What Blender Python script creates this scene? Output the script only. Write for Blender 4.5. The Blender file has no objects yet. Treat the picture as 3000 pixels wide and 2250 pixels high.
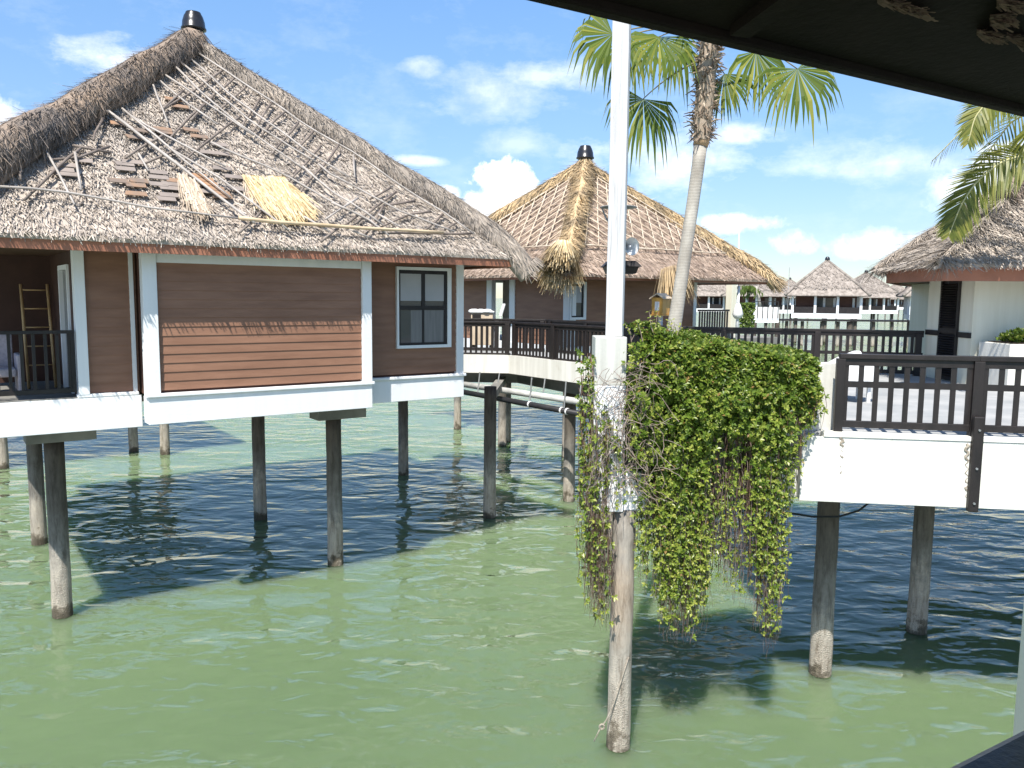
import bpy, math, random
from mathutils import Vector, Matrix, noise
random.seed(7)
RA = math.radians
R_ = random.uniform
S = bpy.context.scene
COL = S.collection

# ------------------------------------------------------------------ camera
H = 5.55                       # eye height above the water
FPX = 2340.0                   # focal length in pixels of a 3000 px wide frame
cam = bpy.data.cameras.new("camera")
cam.sensor_fit = 'HORIZONTAL'; cam.sensor_width = 36.0
cam.lens = FPX / 3000 * 36
cam.clip_start = 0.05; cam.clip_end = 9000
camo = bpy.data.objects.new("camera", cam); COL.objects.link(camo)
CR = Matrix.Rotation(RA(90 - 6.17), 3, 'X') @ Matrix.Rotation(.010, 3, 'Z')
camo.matrix_world = Matrix.Translation((0, 0, H)) @ CR.to_4x4()
S.camera = camo
EYE = Vector((0, 0, H))
def ray(x, y): return CR @ Vector(((x - 1500) / FPX, -(y - 1125) / FPX, -1))
def atY(x, y, Y): r = ray(x, y); return EYE + r * (Y / r.y)
def atz(x, y, z): r = ray(x, y); return EYE + r * ((z - H) / r.z)
def atpl(x, y, P, n): r = ray(x, y); return EYE + r * ((P - EYE).dot(n) / r.dot(n))

# the resort's building grid: d runs along the facades, n points inwards
TH = RA(54.1)
D = Vector((math.sin(TH), math.cos(TH), 0)); N = Vector((-math.cos(TH), math.sin(TH), 0))
Z = Vector((0, 0, 1))
def G(p, q, z): return D * p + N * q + Z * z
def pq(P): return P.dot(D), P.dot(N), P.z
GROT = math.atan2(D.y, D.x)

# ------------------------------------------------------------------ materials
MATS = {}
def newmat(name):
    m = bpy.data.materials.new(name); m.use_nodes = True
    nt = m.node_tree; MATS[name] = m
    return m, nt, nt.nodes["Principled BSDF"]
def nd(nt, t, **kw):
    n = nt.nodes.new(t)
    for k, v in kw.items(): setattr(n, k, v)
    return n
def ramp(nt, cols):
    r = nd(nt, 'ShaderNodeValToRGB'); e = r.color_ramp.elements
    while len(e) > 1: e.remove(e[-1])
    e[0].position = cols[0][0]; e[0].color = (*cols[0][1], 1)
    for p, c in cols[1:]:
        x = e.new(p); x.color = (*c, 1)
    return r
def coords(nt, scale=(1, 1, 1), kind='Object'):
    tc = nd(nt, 'ShaderNodeTexCoord'); mp = nd(nt, 'ShaderNodeMapping')
    mp.inputs['Scale'].default_value = scale
    nt.links.new(tc.outputs[kind], mp.inputs['Vector'])
    return mp.outputs['Vector']
def noise_tex(nt, vec, scale, detail=4, rough=.6):
    n = nd(nt, 'ShaderNodeTexNoise'); n.inputs['Scale'].default_value = scale
    n.inputs['Detail'].default_value = detail; n.inputs['Roughness'].default_value = rough
    if vec is not None: nt.links.new(vec, n.inputs['Vector'])
    return n
def bump(nt, b, h, strength=.5, dist=.02):
    bn = nd(nt, 'ShaderNodeBump'); bn.inputs['Strength'].default_value = strength; bn.inputs['Distance'].default_value = dist
    nt.links.new(h, bn.inputs['Height']); nt.links.new(bn.outputs['Normal'], b.inputs['Normal'])
    return bn
def mixc(nt, a, b, fac, mode='MIX'):
    m = nd(nt, 'ShaderNodeMix', data_type='RGBA', blend_type=mode)
    def put(i, v):
        if isinstance(v, (tuple, list)): m.inputs[i].default_value = (*v, 1)
        else: nt.links.new(v, m.inputs[i])
    put(6, a); put(7, b)
    if isinstance(fac, float): m.inputs[0].default_value = fac
    else: nt.links.new(fac, m.inputs[0])
    return m.outputs[2]
def mottled(name, c0, c1, scale=3, rough=.7, bumpd=.01, bscale=40, stretch=(1, 1, 1), lo=.35, hi=.65, spec=.3, detail=6):
    m, nt, b = newmat(name)
    v = coords(nt, stretch)
    n = noise_tex(nt, v, scale, detail)
    r = ramp(nt, [(lo, c0), (hi, c1)])
    nt.links.new(n.outputs['Fac'], r.inputs[0]); nt.links.new(r.outputs[0], b.inputs['Base Color'])
    b.inputs['Roughness'].default_value = rough; b.inputs['Specular IOR Level'].default_value = spec
    if bumpd:
        n2 = noise_tex(nt, v, bscale, 5); bump(nt, b, n2.outputs['Fac'], .6, bumpd)
    return m
def thatch(name, cols, big=None, bigscale=.8, rough=.9):
    """straw: every blade (mesh island) its own tone, with broad weathered areas"""
    m, nt, b = newmat(name)
    g = nd(nt, 'ShaderNodeNewGeometry')
    r = ramp(nt, cols); nt.links.new(g.outputs['Random Per Island'], r.inputs[0])
    c = r.outputs[0]
    v = coords(nt)
    if big:
        n = noise_tex(nt, v, bigscale, 5, .65)
        r2 = ramp(nt, [(.36, big[0]), (.64, big[1])]); nt.links.new(n.outputs['Fac'], r2.inputs[0])
        c = mixc(nt, c, r2.outputs[0], 1.0, 'MULTIPLY')
    nt.links.new(c, b.inputs['Base Color'])
    b.inputs['Roughness'].default_value = rough; b.inputs['Specular IOR Level'].default_value = .12
    n3 = noise_tex(nt, v, 60, 3); bump(nt, b, n3.outputs['Fac'], .5, .01)
    return m

M_THATCH = thatch('thatch_grey', [(0, (.25, .222, .19)), (.3, (.385, .348, .305)), (.75, (.52, .475, .42)), (1, (.66, .61, .535))], ((.76, .74, .73), (1.06, 1.0, .95)), .55)
M_RIDGE = thatch('thatch_dark', [(0, (.12, .11, .10)), (.5, (.27, .24, .215)), (1, (.47, .40, .34))], ((.48, .49, .51), (1.2, 1.04, .88)), 1.1)
M_RIDGE2 = thatch('thatch_ridge_pale', [(0, (.20, .18, .155)), (.5, (.36, .325, .285)), (1, (.54, .485, .42))], ((.62, .6, .59), (1.06, 1, .94)), 1.0)
M_THATCHB = thatch('thatch_brown', [(0, (.24, .185, .145)), (.5, (.38, .305, .245)), (1, (.54, .445, .365))], ((.85, .8, .78), (1.1, 1.05, 1)), .8)
M_GOLD = thatch('straw_gold', [(0, (.36, .275, .17)), (.5, (.57, .455, .295)), (1, (.78, .66, .46))], ((.50, .47, .45), (1.1, 1, .86)), 1.25)
M_STRAW = thatch('straw_fresh', [(0, (.42, .30, .15)), (.5, (.66, .51, .29)), (1, (.84, .70, .46))])
M_STRAW2 = thatch('straw_old', [(0, (.34, .26, .19)), (.5, (.50, .41, .31)), (1, (.66, .56, .44))])
M_FAR = mottled('thatch_far', (.17, .145, .125), (.40, .35, .305), 2.2, .9, .05, 9, (1, 1, 1), .3, .7, .1, 8)
M_SIDING = mottled('brown_boards', (.215, .110, .068), (.295, .157, .099), 1.2, .55, .002, 30, (1, 1, 6), .3, .7, .3)
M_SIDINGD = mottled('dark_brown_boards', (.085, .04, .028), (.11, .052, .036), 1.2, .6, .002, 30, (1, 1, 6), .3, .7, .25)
M_FASCIA = mottled('red_brown_board', (.29, .125, .075), (.38, .165, .10), 2, .6, .004, 25)
M_SOFFIT = mottled('soffit_board', (.10, .055, .035), (.14, .075, .05), 3, .7, .004, 25)
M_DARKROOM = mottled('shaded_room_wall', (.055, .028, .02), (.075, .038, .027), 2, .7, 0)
M_BLACKWOOD = mottled('dark_stained_wood', (.010, .008, .0075), (.024, .0185, .017), 5, .5, .004, 60, (1, 1, .3), .3, .7, .4)
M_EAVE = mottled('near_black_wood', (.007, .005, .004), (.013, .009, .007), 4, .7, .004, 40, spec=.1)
M_HANDRAIL = mottled('blue_black_paint', (.012, .012, .02), (.02, .02, .032), 3, .35, .002, 60, spec=.5)
M_UMBER = mottled('dry_stem', (.07, .04, .028), (.20, .13, .095), 6, .85, .003, 60)
M_BAMBOO = mottled('grey_bamboo', (.26, .235, .21), (.50, .455, .41), 2.5, .6, .004, 40, (1, 1, 1), .3, .7)
M_BAMBOOD = mottled('dark_bamboo', (.13, .105, .09), (.26, .215, .18), 2.5, .7, .004, 40)
M_BAMBOOY = mottled('yellow_bamboo', (.52, .39, .24), (.66, .53, .36), 2, .5, .002, 40)
M_BAMBOOB = mottled('pale_bamboo', (.50, .40, .29), (.70, .60, .47), 2, .6, .004, 40)
M_SHINGLE = mottled('bare_shingle', (.20, .155, .125), (.36, .21, .12), 1.4, .8, .006, 30, (1, 1, 1), .42, .58)
M_SHINGLE2 = mottled('grey_shingle', (.20, .17, .15), (.31, .26, .225), 1.4, .8, .006, 30)
M_POT = mottled('black_glazed_pot', (.012, .012, .014), (.022, .022, .025), 4, .28, .002, 30, spec=.6)
M_PIPE = mottled('grey_pipe', (.38, .38, .36), (.55, .55, .52), 3, .5, .002, 30)
M_PIPEB = mottled('black_pipe', (.018, .018, .02), (.03, .03, .032), 3, .5, .002, 30)
M_CLIP = mottled('white_clip', (.6, .6, .6), (.75, .75, .75), 3, .5, 0)
M_CABLE = mottled('black_rubber', (.01, .01, .01), (.02, .02, .02), 3, .5, 0)
M_ROPE = mottled('old_rope', (.22, .19, .15), (.40, .35, .28), 30, .9, .003, 90)
M_GLASS = mottled('window_glass', (.030, .034, .038), (.055, .058, .062), .7, .06, 0, spec=.6)
M_BLIND = mottled('white_blind', (.36, .36, .37), (.42, .42, .43), 1, .6, 0)
M_CURTAIN = mottled('grey_curtain', (.14, .14, .14), (.19, .19, .19), 2, .25, 0, stretch=(8, 8, .4))
M_YELLOW = mottled('varnished_wood', (.56, .30, .07), (.70, .40, .11), 3, .4, .003, 40, (4, 4, .6))
M_LADDER = mottled('bamboo_cane', (.42, .26, .11), (.58, .40, .20), 3, .5, .002, 40)
M_WICKER = mottled('pale_wicker', (.34, .31, .33), (.46, .42, .44), 20, .7, .004, 80)
M_CLOTH = mottled('white_canvas', (.62, .62, .60), (.78, .78, .76), 4, .8, .01, 12)
M_TAN = mottled('tan_board', (.50, .40, .29), (.60, .49, .36), 3, .7, .003, 40)
M_DECK = mottled('concrete_deck', (.29, .30, .30), (.40, .40, .39), 1.3, .85, .004, 50)
M_SLAB = mottled('raw_concrete', (.15, .145, .13), (.25, .24, .215), 1.5, .9, .006, 40)
M_SOIL = mottled('planter_soil', (.03, .022, .016), (.06, .045, .03), 9, .95, .02, 40)
M_METAL = mottled('grey_metal', (.16, .17, .17), (.24, .25, .25), 3, .4, .002, 30, spec=.5)

def painted(name, c0, c1, streak, wall=True):
    """white render with faint vertical weather streaks and trowel marks"""
    m, nt, b = newmat(name)
    v = coords(nt)
    n = noise_tex(nt, coords(nt, (5, 5, .35)), 1.0, 6, .6)
    r = ramp(nt, [(.40, c0), (.62, c1)]); nt.links.new(n.outputs['Fac'], r.inputs[0])
    n2 = noise_tex(nt, v, 2.3, 8, .7)
    r2 = ramp(nt, [(.62, (0, 0, 0)), (.78, (1, 1, 1))]); nt.links.new(n2.outputs['Fac'], r2.inputs[0])
    f = nd(nt, 'ShaderNodeMath', operation='MULTIPLY'); f.inputs[1].default_value = streak
    nt.links.new(r2.outputs[0], f.inputs[0])
    c = mixc(nt, r.outputs[0], (.42, .38, .30), f.outputs[0])
    if streak > .3:      # brown run-off stains below fixings
        n4 = noise_tex(nt, coords(nt, (9, 9, .45)), 1.0, 5, .7); r4 = ramp(nt, [(.60, (0, 0, 0)), (.74, (.32, .32, .32))])
        nt.links.new(n4.outputs['Fac'], r4.inputs[0]); c = mixc(nt, c, (.40, .32, .22), r4.outputs[0])
    nt.links.new(c, b.inputs['Base Color']); b.inputs['Roughness'].default_value = .65
    b.inputs['Specular IOR Level'].default_value = .3
    n3 = noise_tex(nt, v, 22, 6); bump(nt, b, n3.outputs['Fac'], .5, .006)
    return m
M_WHITE = painted('white_paint', (.75, .755, .75), (.80, .80, .79), .07)
M_WALLW = painted('cream_render', (.62, .61, .55), (.74, .73, .67), .6)
M_PALE = painted('pale_green_render', (.70, .67, .53), (.76, .735, .60), .12)
M_BLOCK = painted('bare_grey_render', (.44, .44, .40), (.60, .60, .55), .5)

def pile_mat(name, upper):
    m, nt, b = newmat(name)
    v = coords(nt)
    g = nd(nt, 'ShaderNodeNewGeometry'); sp = nd(nt, 'ShaderNodeSeparateXYZ'); nt.links.new(g.outputs['Position'], sp.inputs[0])
    n = noise_tex(nt, v, 3.5, 6, .65)
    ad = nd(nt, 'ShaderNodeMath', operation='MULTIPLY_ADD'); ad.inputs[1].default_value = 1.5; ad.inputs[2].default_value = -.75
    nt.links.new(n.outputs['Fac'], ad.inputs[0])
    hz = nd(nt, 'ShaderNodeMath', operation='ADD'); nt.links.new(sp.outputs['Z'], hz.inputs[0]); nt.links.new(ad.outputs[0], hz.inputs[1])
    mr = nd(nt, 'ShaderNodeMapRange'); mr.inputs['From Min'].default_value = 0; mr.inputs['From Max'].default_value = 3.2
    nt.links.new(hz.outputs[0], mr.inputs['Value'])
    # wet foot, barnacle belt, grey concrete, upper tones painted for shade or sun
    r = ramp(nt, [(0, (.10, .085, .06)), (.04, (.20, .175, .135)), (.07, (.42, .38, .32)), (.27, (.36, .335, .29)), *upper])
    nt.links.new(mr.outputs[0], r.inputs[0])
    n2 = noise_tex(nt, coords(nt, (7, 7, 1.1)), 1.8, 7, .75)
    r2 = ramp(nt, [(.34, (.48, .43, .37)), (.5, (.95, .92, .88)), (.66, (1.28, 1.22, 1.14))]); nt.links.new(n2.outputs['Fac'], r2.inputs[0])
    c = mixc(nt, r.outputs[0], r2.outputs[0], 1.0, 'MULTIPLY')
    nt.links.new(c, b.inputs['Base Color']); b.inputs['Roughness'].default_value = .85
    vo = nd(nt, 'ShaderNodeTexVoronoi'); vo.inputs['Scale'].default_value = 62; nt.links.new(v, vo.inputs['Vector'])
    bl = nd(nt, 'ShaderNodeMapRange'); bl.inputs['From Min'].default_value = 1.3; bl.inputs['From Max'].default_value = .5
    nt.links.new(hz.outputs[0], bl.inputs['Value'])
    mu = nd(nt, 'ShaderNodeMath', operation='MULTIPLY'); nt.links.new(vo.outputs['Distance'], mu.inputs[0]); nt.links.new(bl.outputs[0], mu.inputs[1])
    bump(nt, b, mu.outputs[0], .9, .02)
    return m
M_PILE = pile_mat('marine_pile', [(.36, (.19, .185, .17)), (.60, (.105, .095, .08)), (1, (.06, .046, .036))])  # upper tones darkened to paint in the shade under the decks
M_PILEL = pile_mat('sunlit_pile', [(.40, (.33, .31, .27)), (.62, (.37, .31, .245)), (.80, (.30, .28, .25)), (1, (.15, .14, .125))])  # paler copy: sun on the pier pile painted in, with an orange stain

def leaf_mat(name, cols, trans=.35, rough=.35, spec=.5):
    m, nt, b = newmat(name)
    g = nd(nt, 'ShaderNodeNewGeometry')
    r = ramp(nt, cols); nt.links.new(g.outputs['Random Per Island'], r.inputs[0])
    nt.links.new(r.outputs[0], b.inputs['Base Color']); b.inputs['Roughness'].default_value = rough
    b.inputs['Specular IOR Level'].default_value = spec
    t = nd(nt, 'ShaderNodeBsdfTranslucent')
    br = nd(nt, 'ShaderNodeBrightContrast'); br.inputs['Bright'].default_value = .02; nt.links.new(r.outputs[0], br.inputs[0])
    nt.links.new(br.outputs[0], t.inputs['Color'])
    mx = nd(nt, 'ShaderNodeMixShader'); mx.inputs[0].default_value = trans
    nt.links.new(b.outputs[0], mx.inputs[1]); nt.links.new(t.outputs[0], mx.inputs[2])
    nt.links.new(mx.outputs[0], nt.nodes['Material Output'].inputs['Surface'])
    return m
M_LEAF = leaf_mat('vine_leaf', [(0, (.045, .085, .010)), (.4, (.105, .175, .018)), (.8, (.185, .265, .034)), (.965, (.33, .375, .075)), (.97, (.33, .24, .07)), (1, (.28, .16, .06))], .4, .4, .4)
M_LEAF2 = leaf_mat('young_vine_leaf', [(0, (.13, .185, .022)), (.5, (.23, .30, .04)), (1, (.40, .42, .09))])
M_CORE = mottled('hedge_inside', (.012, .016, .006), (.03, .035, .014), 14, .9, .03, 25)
M_FAN = leaf_mat('fan_palm_leaf', [(0, (.075, .115, .016)), (.6, (.12, .17, .024)), (1, (.27, .27, .05))], .35, .55, .2)
M_COCO = leaf_mat('coconut_leaflet', [(0, (.12, .15, .02)), (.6, (.24, .26, .04)), (1, (.36, .33, .08))], .5)
M_COCOR = mottled('pale_rachis', (.38, .36, .16), (.5, .46, .24), 3, .5, 0)
M_FARLEAF = leaf_mat('far_leaf', [(0, (.06, .10, .015)), (1, (.16, .22, .04))])
M_PETIOLE = mottled('palm_stalk', (.14, .11, .05), (.24, .19, .09), 3, .5, 0)
def trunk_mat():
    m, nt, b = newmat('ringed_trunk')
    v = coords(nt)
    w = nd(nt, 'ShaderNodeTexWave', wave_type='BANDS', bands_direction='Z'); w.inputs['Scale'].default_value = 5.5
    w.inputs['Distortion'].default_value = 5; w.inputs['Detail'].default_value = 5; w.inputs['Detail Roughness'].default_value = .7; nt.links.new(v, w.inputs['Vector'])
    n = noise_tex(nt, coords(nt, (1, 1, .5)), 3.5, 6)
    r = ramp(nt, [(.3, (.27, .24, .20)), (.7, (.47, .44, .38))]); nt.links.new(n.outputs['Fac'], r.inputs[0])
    r2 = ramp(nt, [(0, (.93, .92, .91)), (.3, (1, 1, 1))]); nt.links.new(w.outputs['Fac'], r2.inputs[0])
    nt.links.new(mixc(nt, r.outputs[0], r2.outputs[0], 1.0, 'MULTIPLY'), b.inputs['Base Color'])
    b.inputs['Roughness'].default_value = .85; bump(nt, b, w.outputs['Fac'], .3, .005)
    return m
M_TRUNK = trunk_mat()
M_BOOT = thatch('palm_fibre', [(0, (.12, .085, .06)), (.5, (.25, .19, .14)), (1, (.46, .38, .29))])
M_BARE = mottled('bare_trunk', (.38, .24, .13), (.52, .35, .21), 5, .8, .01, 30, (1, 1, .3))

def post_mat():
    m, nt, b = newmat('white_timber')
    n = noise_tex(nt, coords(nt, (14, 14, .7)), 1.5, 7, .65)
    r = ramp(nt, [(.30, (.30, .30, .30)), (.46, (.50, .50, .50)), (.7, (.62, .62, .62))]); nt.links.new(n.outputs['Fac'], r.inputs[0])
    nt.links.new(r.outputs[0], b.inputs['Base Color']); b.inputs['Roughness'].default_value = .7
    bump(nt, b, n.outputs['Fac'], .6, .006)
    return m
M_POST = post_mat()

def water_mat():
    """turbid green body seen through a rippled reflecting skin"""
    m, nt, b = newmat('sea_water')
    nn = noise_tex(nt, coords(nt, (1, 1, 1)), .10, 3)
    r = ramp(nt, [(.3, (.096, .142, .072)), (.7, (.116, .166, .083))]); nt.links.new(nn.outputs['Fac'], r.inputs[0])
    nt.links.new(r.outputs[0], b.inputs['Base Color'])
    b.inputs['Specular IOR Level'].default_value = 0; b.inputs['Roughness'].default_value = 1
    b.inputs['Subsurface Weight'].default_value = 1.0
    b.inputs['Subsurface Radius'].default_value = (.8, 1.0, .6); b.inputs['Subsurface Scale'].default_value = 2.6
    a = noise_tex(nt, coords(nt, (.62, 1.0, 1)), 1.0, 1, .4); a.inputs['Distortion'].default_value = .8
    c = noise_tex(nt, coords(nt, (.6, 1.0, 1)), 3.1, 1.5, .45); c.inputs['Distortion'].default_value = .7
    e = noise_tex(nt, coords(nt, (.6, 1, 1)), 9, 1, .5)
    s = nd(nt, 'ShaderNodeMath', operation='MULTIPLY_ADD'); s.inputs[1].default_value = .38
    nt.links.new(c.outputs['Fac'], s.inputs[0]); nt.links.new(a.outputs['Fac'], s.inputs[2])
    s2 = nd(nt, 'ShaderNodeMath', operation='MULTIPLY_ADD'); s2.inputs[1].default_value = .03
    nt.links.new(e.outputs['Fac'], s2.inputs[0]); nt.links.new(s.outputs[0], s2.inputs[2])
    bn = nd(nt, 'ShaderNodeBump'); bn.inputs['Strength'].default_value = 1; bn.inputs['Distance'].default_value = .135
    pn = noise_tex(nt, coords(nt, (.6, 1, 1)), .16, 3, .6); pr = nd(nt, 'ShaderNodeMapRange'); pr.inputs['From Min'].default_value = .36; pr.inputs['From Max'].default_value = .64
    pr.inputs['To Min'].default_value = .45; pr.inputs['To Max'].default_value = 1.3; nt.links.new(pn.outputs['Fac'], pr.inputs['Value'])   # calm and ruffled patches
    ml = nd(nt, 'ShaderNodeMath', operation='MULTIPLY'); nt.links.new(s2.outputs[0], ml.inputs[0]); nt.links.new(pr.outputs[0], ml.inputs[1])
    nt.links.new(ml.outputs[0], bn.inputs['Height'])
    gl = nd(nt, 'ShaderNodeBsdfGlossy'); gl.inputs['Roughness'].default_value = .02; nt.links.new(bn.outputs['Normal'], gl.inputs['Normal'])
    fr = nd(nt, 'ShaderNodeFresnel'); fr.inputs['IOR'].default_value = 1.42; nt.links.new(bn.outputs['Normal'], fr.inputs['Normal'])
    mx = nd(nt, 'ShaderNodeMixShader'); nt.links.new(fr.outputs[0], mx.inputs[0]); nt.links.new(b.outputs[0], mx.inputs[1]); nt.links.new(gl.outputs[0], mx.inputs[2])
    nt.links.new(mx.outputs[0], nt.nodes['Material Output'].inputs['Surface'])
    return m
M_WATER = water_mat()

# ------------------------------------------------------------------ mesh building
XF = {}
class MB:
    def __init__(self): self.v = []; self.f = []
    def add(self, vs, fs):
        o = len(self.v); self.v.extend(vs); self.f.extend([tuple(i + o for i in f) for f in fs])
    def hexa(self, c):      # 8 corners: 0-3 bottom ring, 4-7 top ring
        self.add(c, [(3, 2, 1, 0), (4, 5, 6, 7), (0, 1, 5, 4), (1, 2, 6, 5), (2, 3, 7, 6), (3, 0, 4, 7)])
    def gbox(self, p0, p1, q0, q1, z0, z1):
        self.hexa([G(p0, q0, z0), G(p1, q0, z0), G(p1, q1, z0), G(p0, q1, z0), G(p0, q0, z1), G(p1, q0, z1), G(p1, q1, z1), G(p0, q1, z1)])
        return self
    def box(self, x0, x1, y0, y1, z0, z1):
        self.hexa([Vector(t) for t in ((x0, y0, z0), (x1, y0, z0), (x1, y1, z0), (x0, y1, z0), (x0, y0, z1), (x1, y0, z1), (x1, y1, z1), (x0, y1, z1))])
        return self
    def bar(self, a, b, w, h, up=Z):   # rectangular bar from a to b (axis through the middle)
        a = Vector(a); b = Vector(b); t = (b - a).normalized(); s = t.cross(up)
        if s.length < 1e-4: s = t.cross(Vector((1, 0, 0)))
        s = s.normalized() * w / 2; u = s.cross(t).normalized() * h / 2
        self.hexa([a - s - u, a + s - u, b + s - u, b - s - u, a - s + u, a + s + u, b + s + u, b - s + u])
        return self
    def upright(self, c, w, z0, z1, ax=Vector((1, 0, 0)), w2=None):
        ax = ax.normalized(); ay = Z.cross(ax); w2 = w2 or w; c = Vector(c)
        r = [c + ax * sx * w / 2 + ay * sy * w2 / 2 for sx, sy in ((-1, -1), (1, -1), (1, 1), (-1, 1))]
        self.hexa([Vector((p.x, p.y, z0)) for p in r] + [Vector((p.x, p.y, z1)) for p in r]); return self
    def tube(self, pts, rad, n=8, cap=True):
        pts = [Vector(p) for p in pts]; k = len(pts)
        if not isinstance(rad, (list, tuple)): rad = [rad] * k
        vs = []; prev = None
        for i, p in enumerate(pts):
            t = (pts[min(i + 1, k - 1)] - pts[max(i - 1, 0)]).normalized()
            if prev is None:
                a = Vector((1, 0, 0)) if abs(t.x) < .9 else Vector((0, 1, 0))
                prev = (a - t * a.dot(t)).normalized()
            else: prev = (prev - t * prev.dot(t)).normalized()
            b = t.cross(prev)
            for j in range(n):
                w = 2 * math.pi * j / n
                vs.append(p + (prev * math.cos(w) + b * math.sin(w)) * rad[i])
        fs = [(i * n + j, i * n + (j + 1) % n, (i + 1) * n + (j + 1) % n, (i + 1) * n + j) for i in range(k - 1) for j in range(n)]
        if cap: fs += [tuple(range(n))[::-1], tuple(range((k - 1) * n, k * n))]
        self.add(vs, fs); return self
    def lathe(self, c, prof, n=20):   # prof: (radius, z offset)
        c = Vector(c)
        vs = [c + Vector((r * math.cos(2 * math.pi * j / n), r * math.sin(2 * math.pi * j / n), z)) for r, z in prof for j in range(n)]
        fs = [(i * n + j, i * n + (j + 1) % n, (i + 1) * n + (j + 1) % n, (i + 1) * n + j) for i in range(len(prof) - 1) for j in range(n)]
        fs += [tuple(range(n))[::-1], tuple(range((len(prof) - 1) * n, len(prof) * n))]
        self.add(vs, fs); return self
    def prism(self, ring, z0, z1):
        n = len(ring)
        vs = [Vector((p[0], p[1], z0)) for p in ring] + [Vector((p[0], p[1], z1)) for p in ring]
        self.add(vs, [tuple(range(n))[::-1], tuple(range(n, 2 * n))] + [(i, (i + 1) % n, n + (i + 1) % n, n + i) for i in range(n)]); return self
    def slab(self, poly, thick):      # thin solid from a 3D polygon, thickness along its normal (downwards)
        nrm = (poly[1] - poly[0]).cross(poly[2] - poly[0]).normalized(); n = len(poly)
        if nrm.z < 0: nrm = -nrm
        self.add(list(poly) + [p - nrm * thick for p in poly], [tuple(range(n)), tuple(range(n, 2 * n))[::-1]] + [(i, n + i, n + (i + 1) % n, (i + 1) % n) for i in range(n)]); return self
    def blade(self, a, b, side, w0, w1):
        s0 = side * (w0 / 2); s1 = side * (w1 / 2)
        o = len(self.v); self.v.extend((a - s0, a + s0, b + s1, b - s1)); self.f.append((o, o + 1, o + 2, o + 3))
    def leaf(self, a, dirn, nrm, L, W):
        s = dirn.cross(nrm).normalized(); m = a + dirn * L * .5; o = len(self.v)
        self.v.extend((a, m + s * W / 2 + nrm * W * .12, a + dirn * L - nrm * L * .08, m - s * W / 2 + nrm * W * .12))
        self.f.append((o, o + 1, o + 2)); self.f.append((o, o + 2, o + 3))
    def build(self, name, mat, parent=None, smooth=False, bevel=0):
        me = bpy.data.meshes.new(name)
        inv = XF[parent.name].inverted() if parent is not None and parent.name in XF else None
        vs = [inv @ p for p in self.v] if inv is not None else self.v
        me.from_pydata([tuple(p) for p in vs], [], self.f)
        me.materials.append(mat)
        if smooth: me.polygons.foreach_set('use_smooth', [True] * len(me.polygons))
        o = bpy.data.objects.new(name, me); COL.objects.link(o)
        if parent is not None:
            o.parent = parent
            XF[o.name] = XF[parent.name]
        if bevel:
            b = o.modifiers.new('edge', 'BEVEL'); b.width = bevel; b.segments = 2; b.limit_method = 'ANGLE'
        return o
def thing(name, label, cat, loc=(0, 0, 0), rotz=0, group=None):
    o = bpy.data.objects.new(name, None); COL.objects.link(o); o.empty_display_size = .2
    o.location = loc; o.rotation_euler = (0, 0, rotz); o['label'] = label; o['category'] = cat
    if group: o['group'] = group
    XF[o.name] = Matrix.Translation(Vector(loc)) @ Matrix.Rotation(rotz, 4, 'Z')
    return o
def single(o, label, cat, group=None):
    o['label'] = label; o['category'] = cat
    if group: o['group'] = group
    return o
def copy_tree(o, parent=None):
    c = o.copy(); COL.objects.link(c)
    if parent is not None: c.parent = parent
    for ch in [x for x in o.children]: copy_tree(ch, c)
    return c

# ------------------------------------------------------------------ thatch helpers
def thatch_face(mb, T, L, Rr, row=.14, dens=45, ln=.22, w=.018, lift=.05, ragged=.35, tmin=.02):
    """rows of straw laid down-slope over the triangle T (apex), L, Rr (eave corners)"""
    T, L, Rr = Vector(T), Vector(L), Vector(Rr)
    nrm = (L - T).cross(Rr - T).normalized()
    if nrm.z < 0: nrm = -nrm
    e = (Rr - L).normalized(); foot = L + e * (T - L).dot(e); down = (foot - T); sl = down.length; down.normalize()
    k = int(sl / row)
    for i in range(k + 1):
        t = (i + .5) / k
        if t < tmin or t > 1: continue
        A = T.lerp(L, t); B = T.lerp(Rr, t); wd = (B - A).length
        for j in range(int(wd * dens)):
            s = random.random()
            wob = noise.noise(Vector((s * wd * .8, i * .37, T.x))) * row * .8
            P = A.lerp(B, s) + down * (R_(-.5, .5) * row * ragged + wob) + nrm * R_(.0, .02)
            l = ln * R_(.55, 1.25); ang = random.gauss(0, .28)
            dr = (down * math.cos(ang) + e * math.sin(ang)).normalized()
            sd = dr.cross(nrm); sd = (sd + nrm * R_(-.5, .5)).normalized()
            mb.blade(P, P + dr * l + nrm * (lift * R_(.2, 1.3)), sd, w * R_(.6, 1.4), w * R_(.4, 1.0))
def eave_fringe(mb, L, Rr, outw, dens=90, ln=.16, w=.016, drop=.1):
    L, Rr = Vector(L), Vector(Rr); e = (Rr - L).normalized(); wd = (Rr - L).length
    for j in range(int(wd * dens)):
        P = L.lerp(Rr, random.random()) + outw * R_(-.12, -.005) + Z * R_(-.03, .10)
        dr = (outw * R_(.05, .5) - Z * R_(.35, .95) + e * random.gauss(0, .22)).normalized()
        sd = (e + outw * R_(-.4, .4)).normalized()
        mb.blade(P, P + dr * ln * R_(.5, 1.2), sd, w * R_(.6, 1.4), w * R_(.3, .9))
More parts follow.
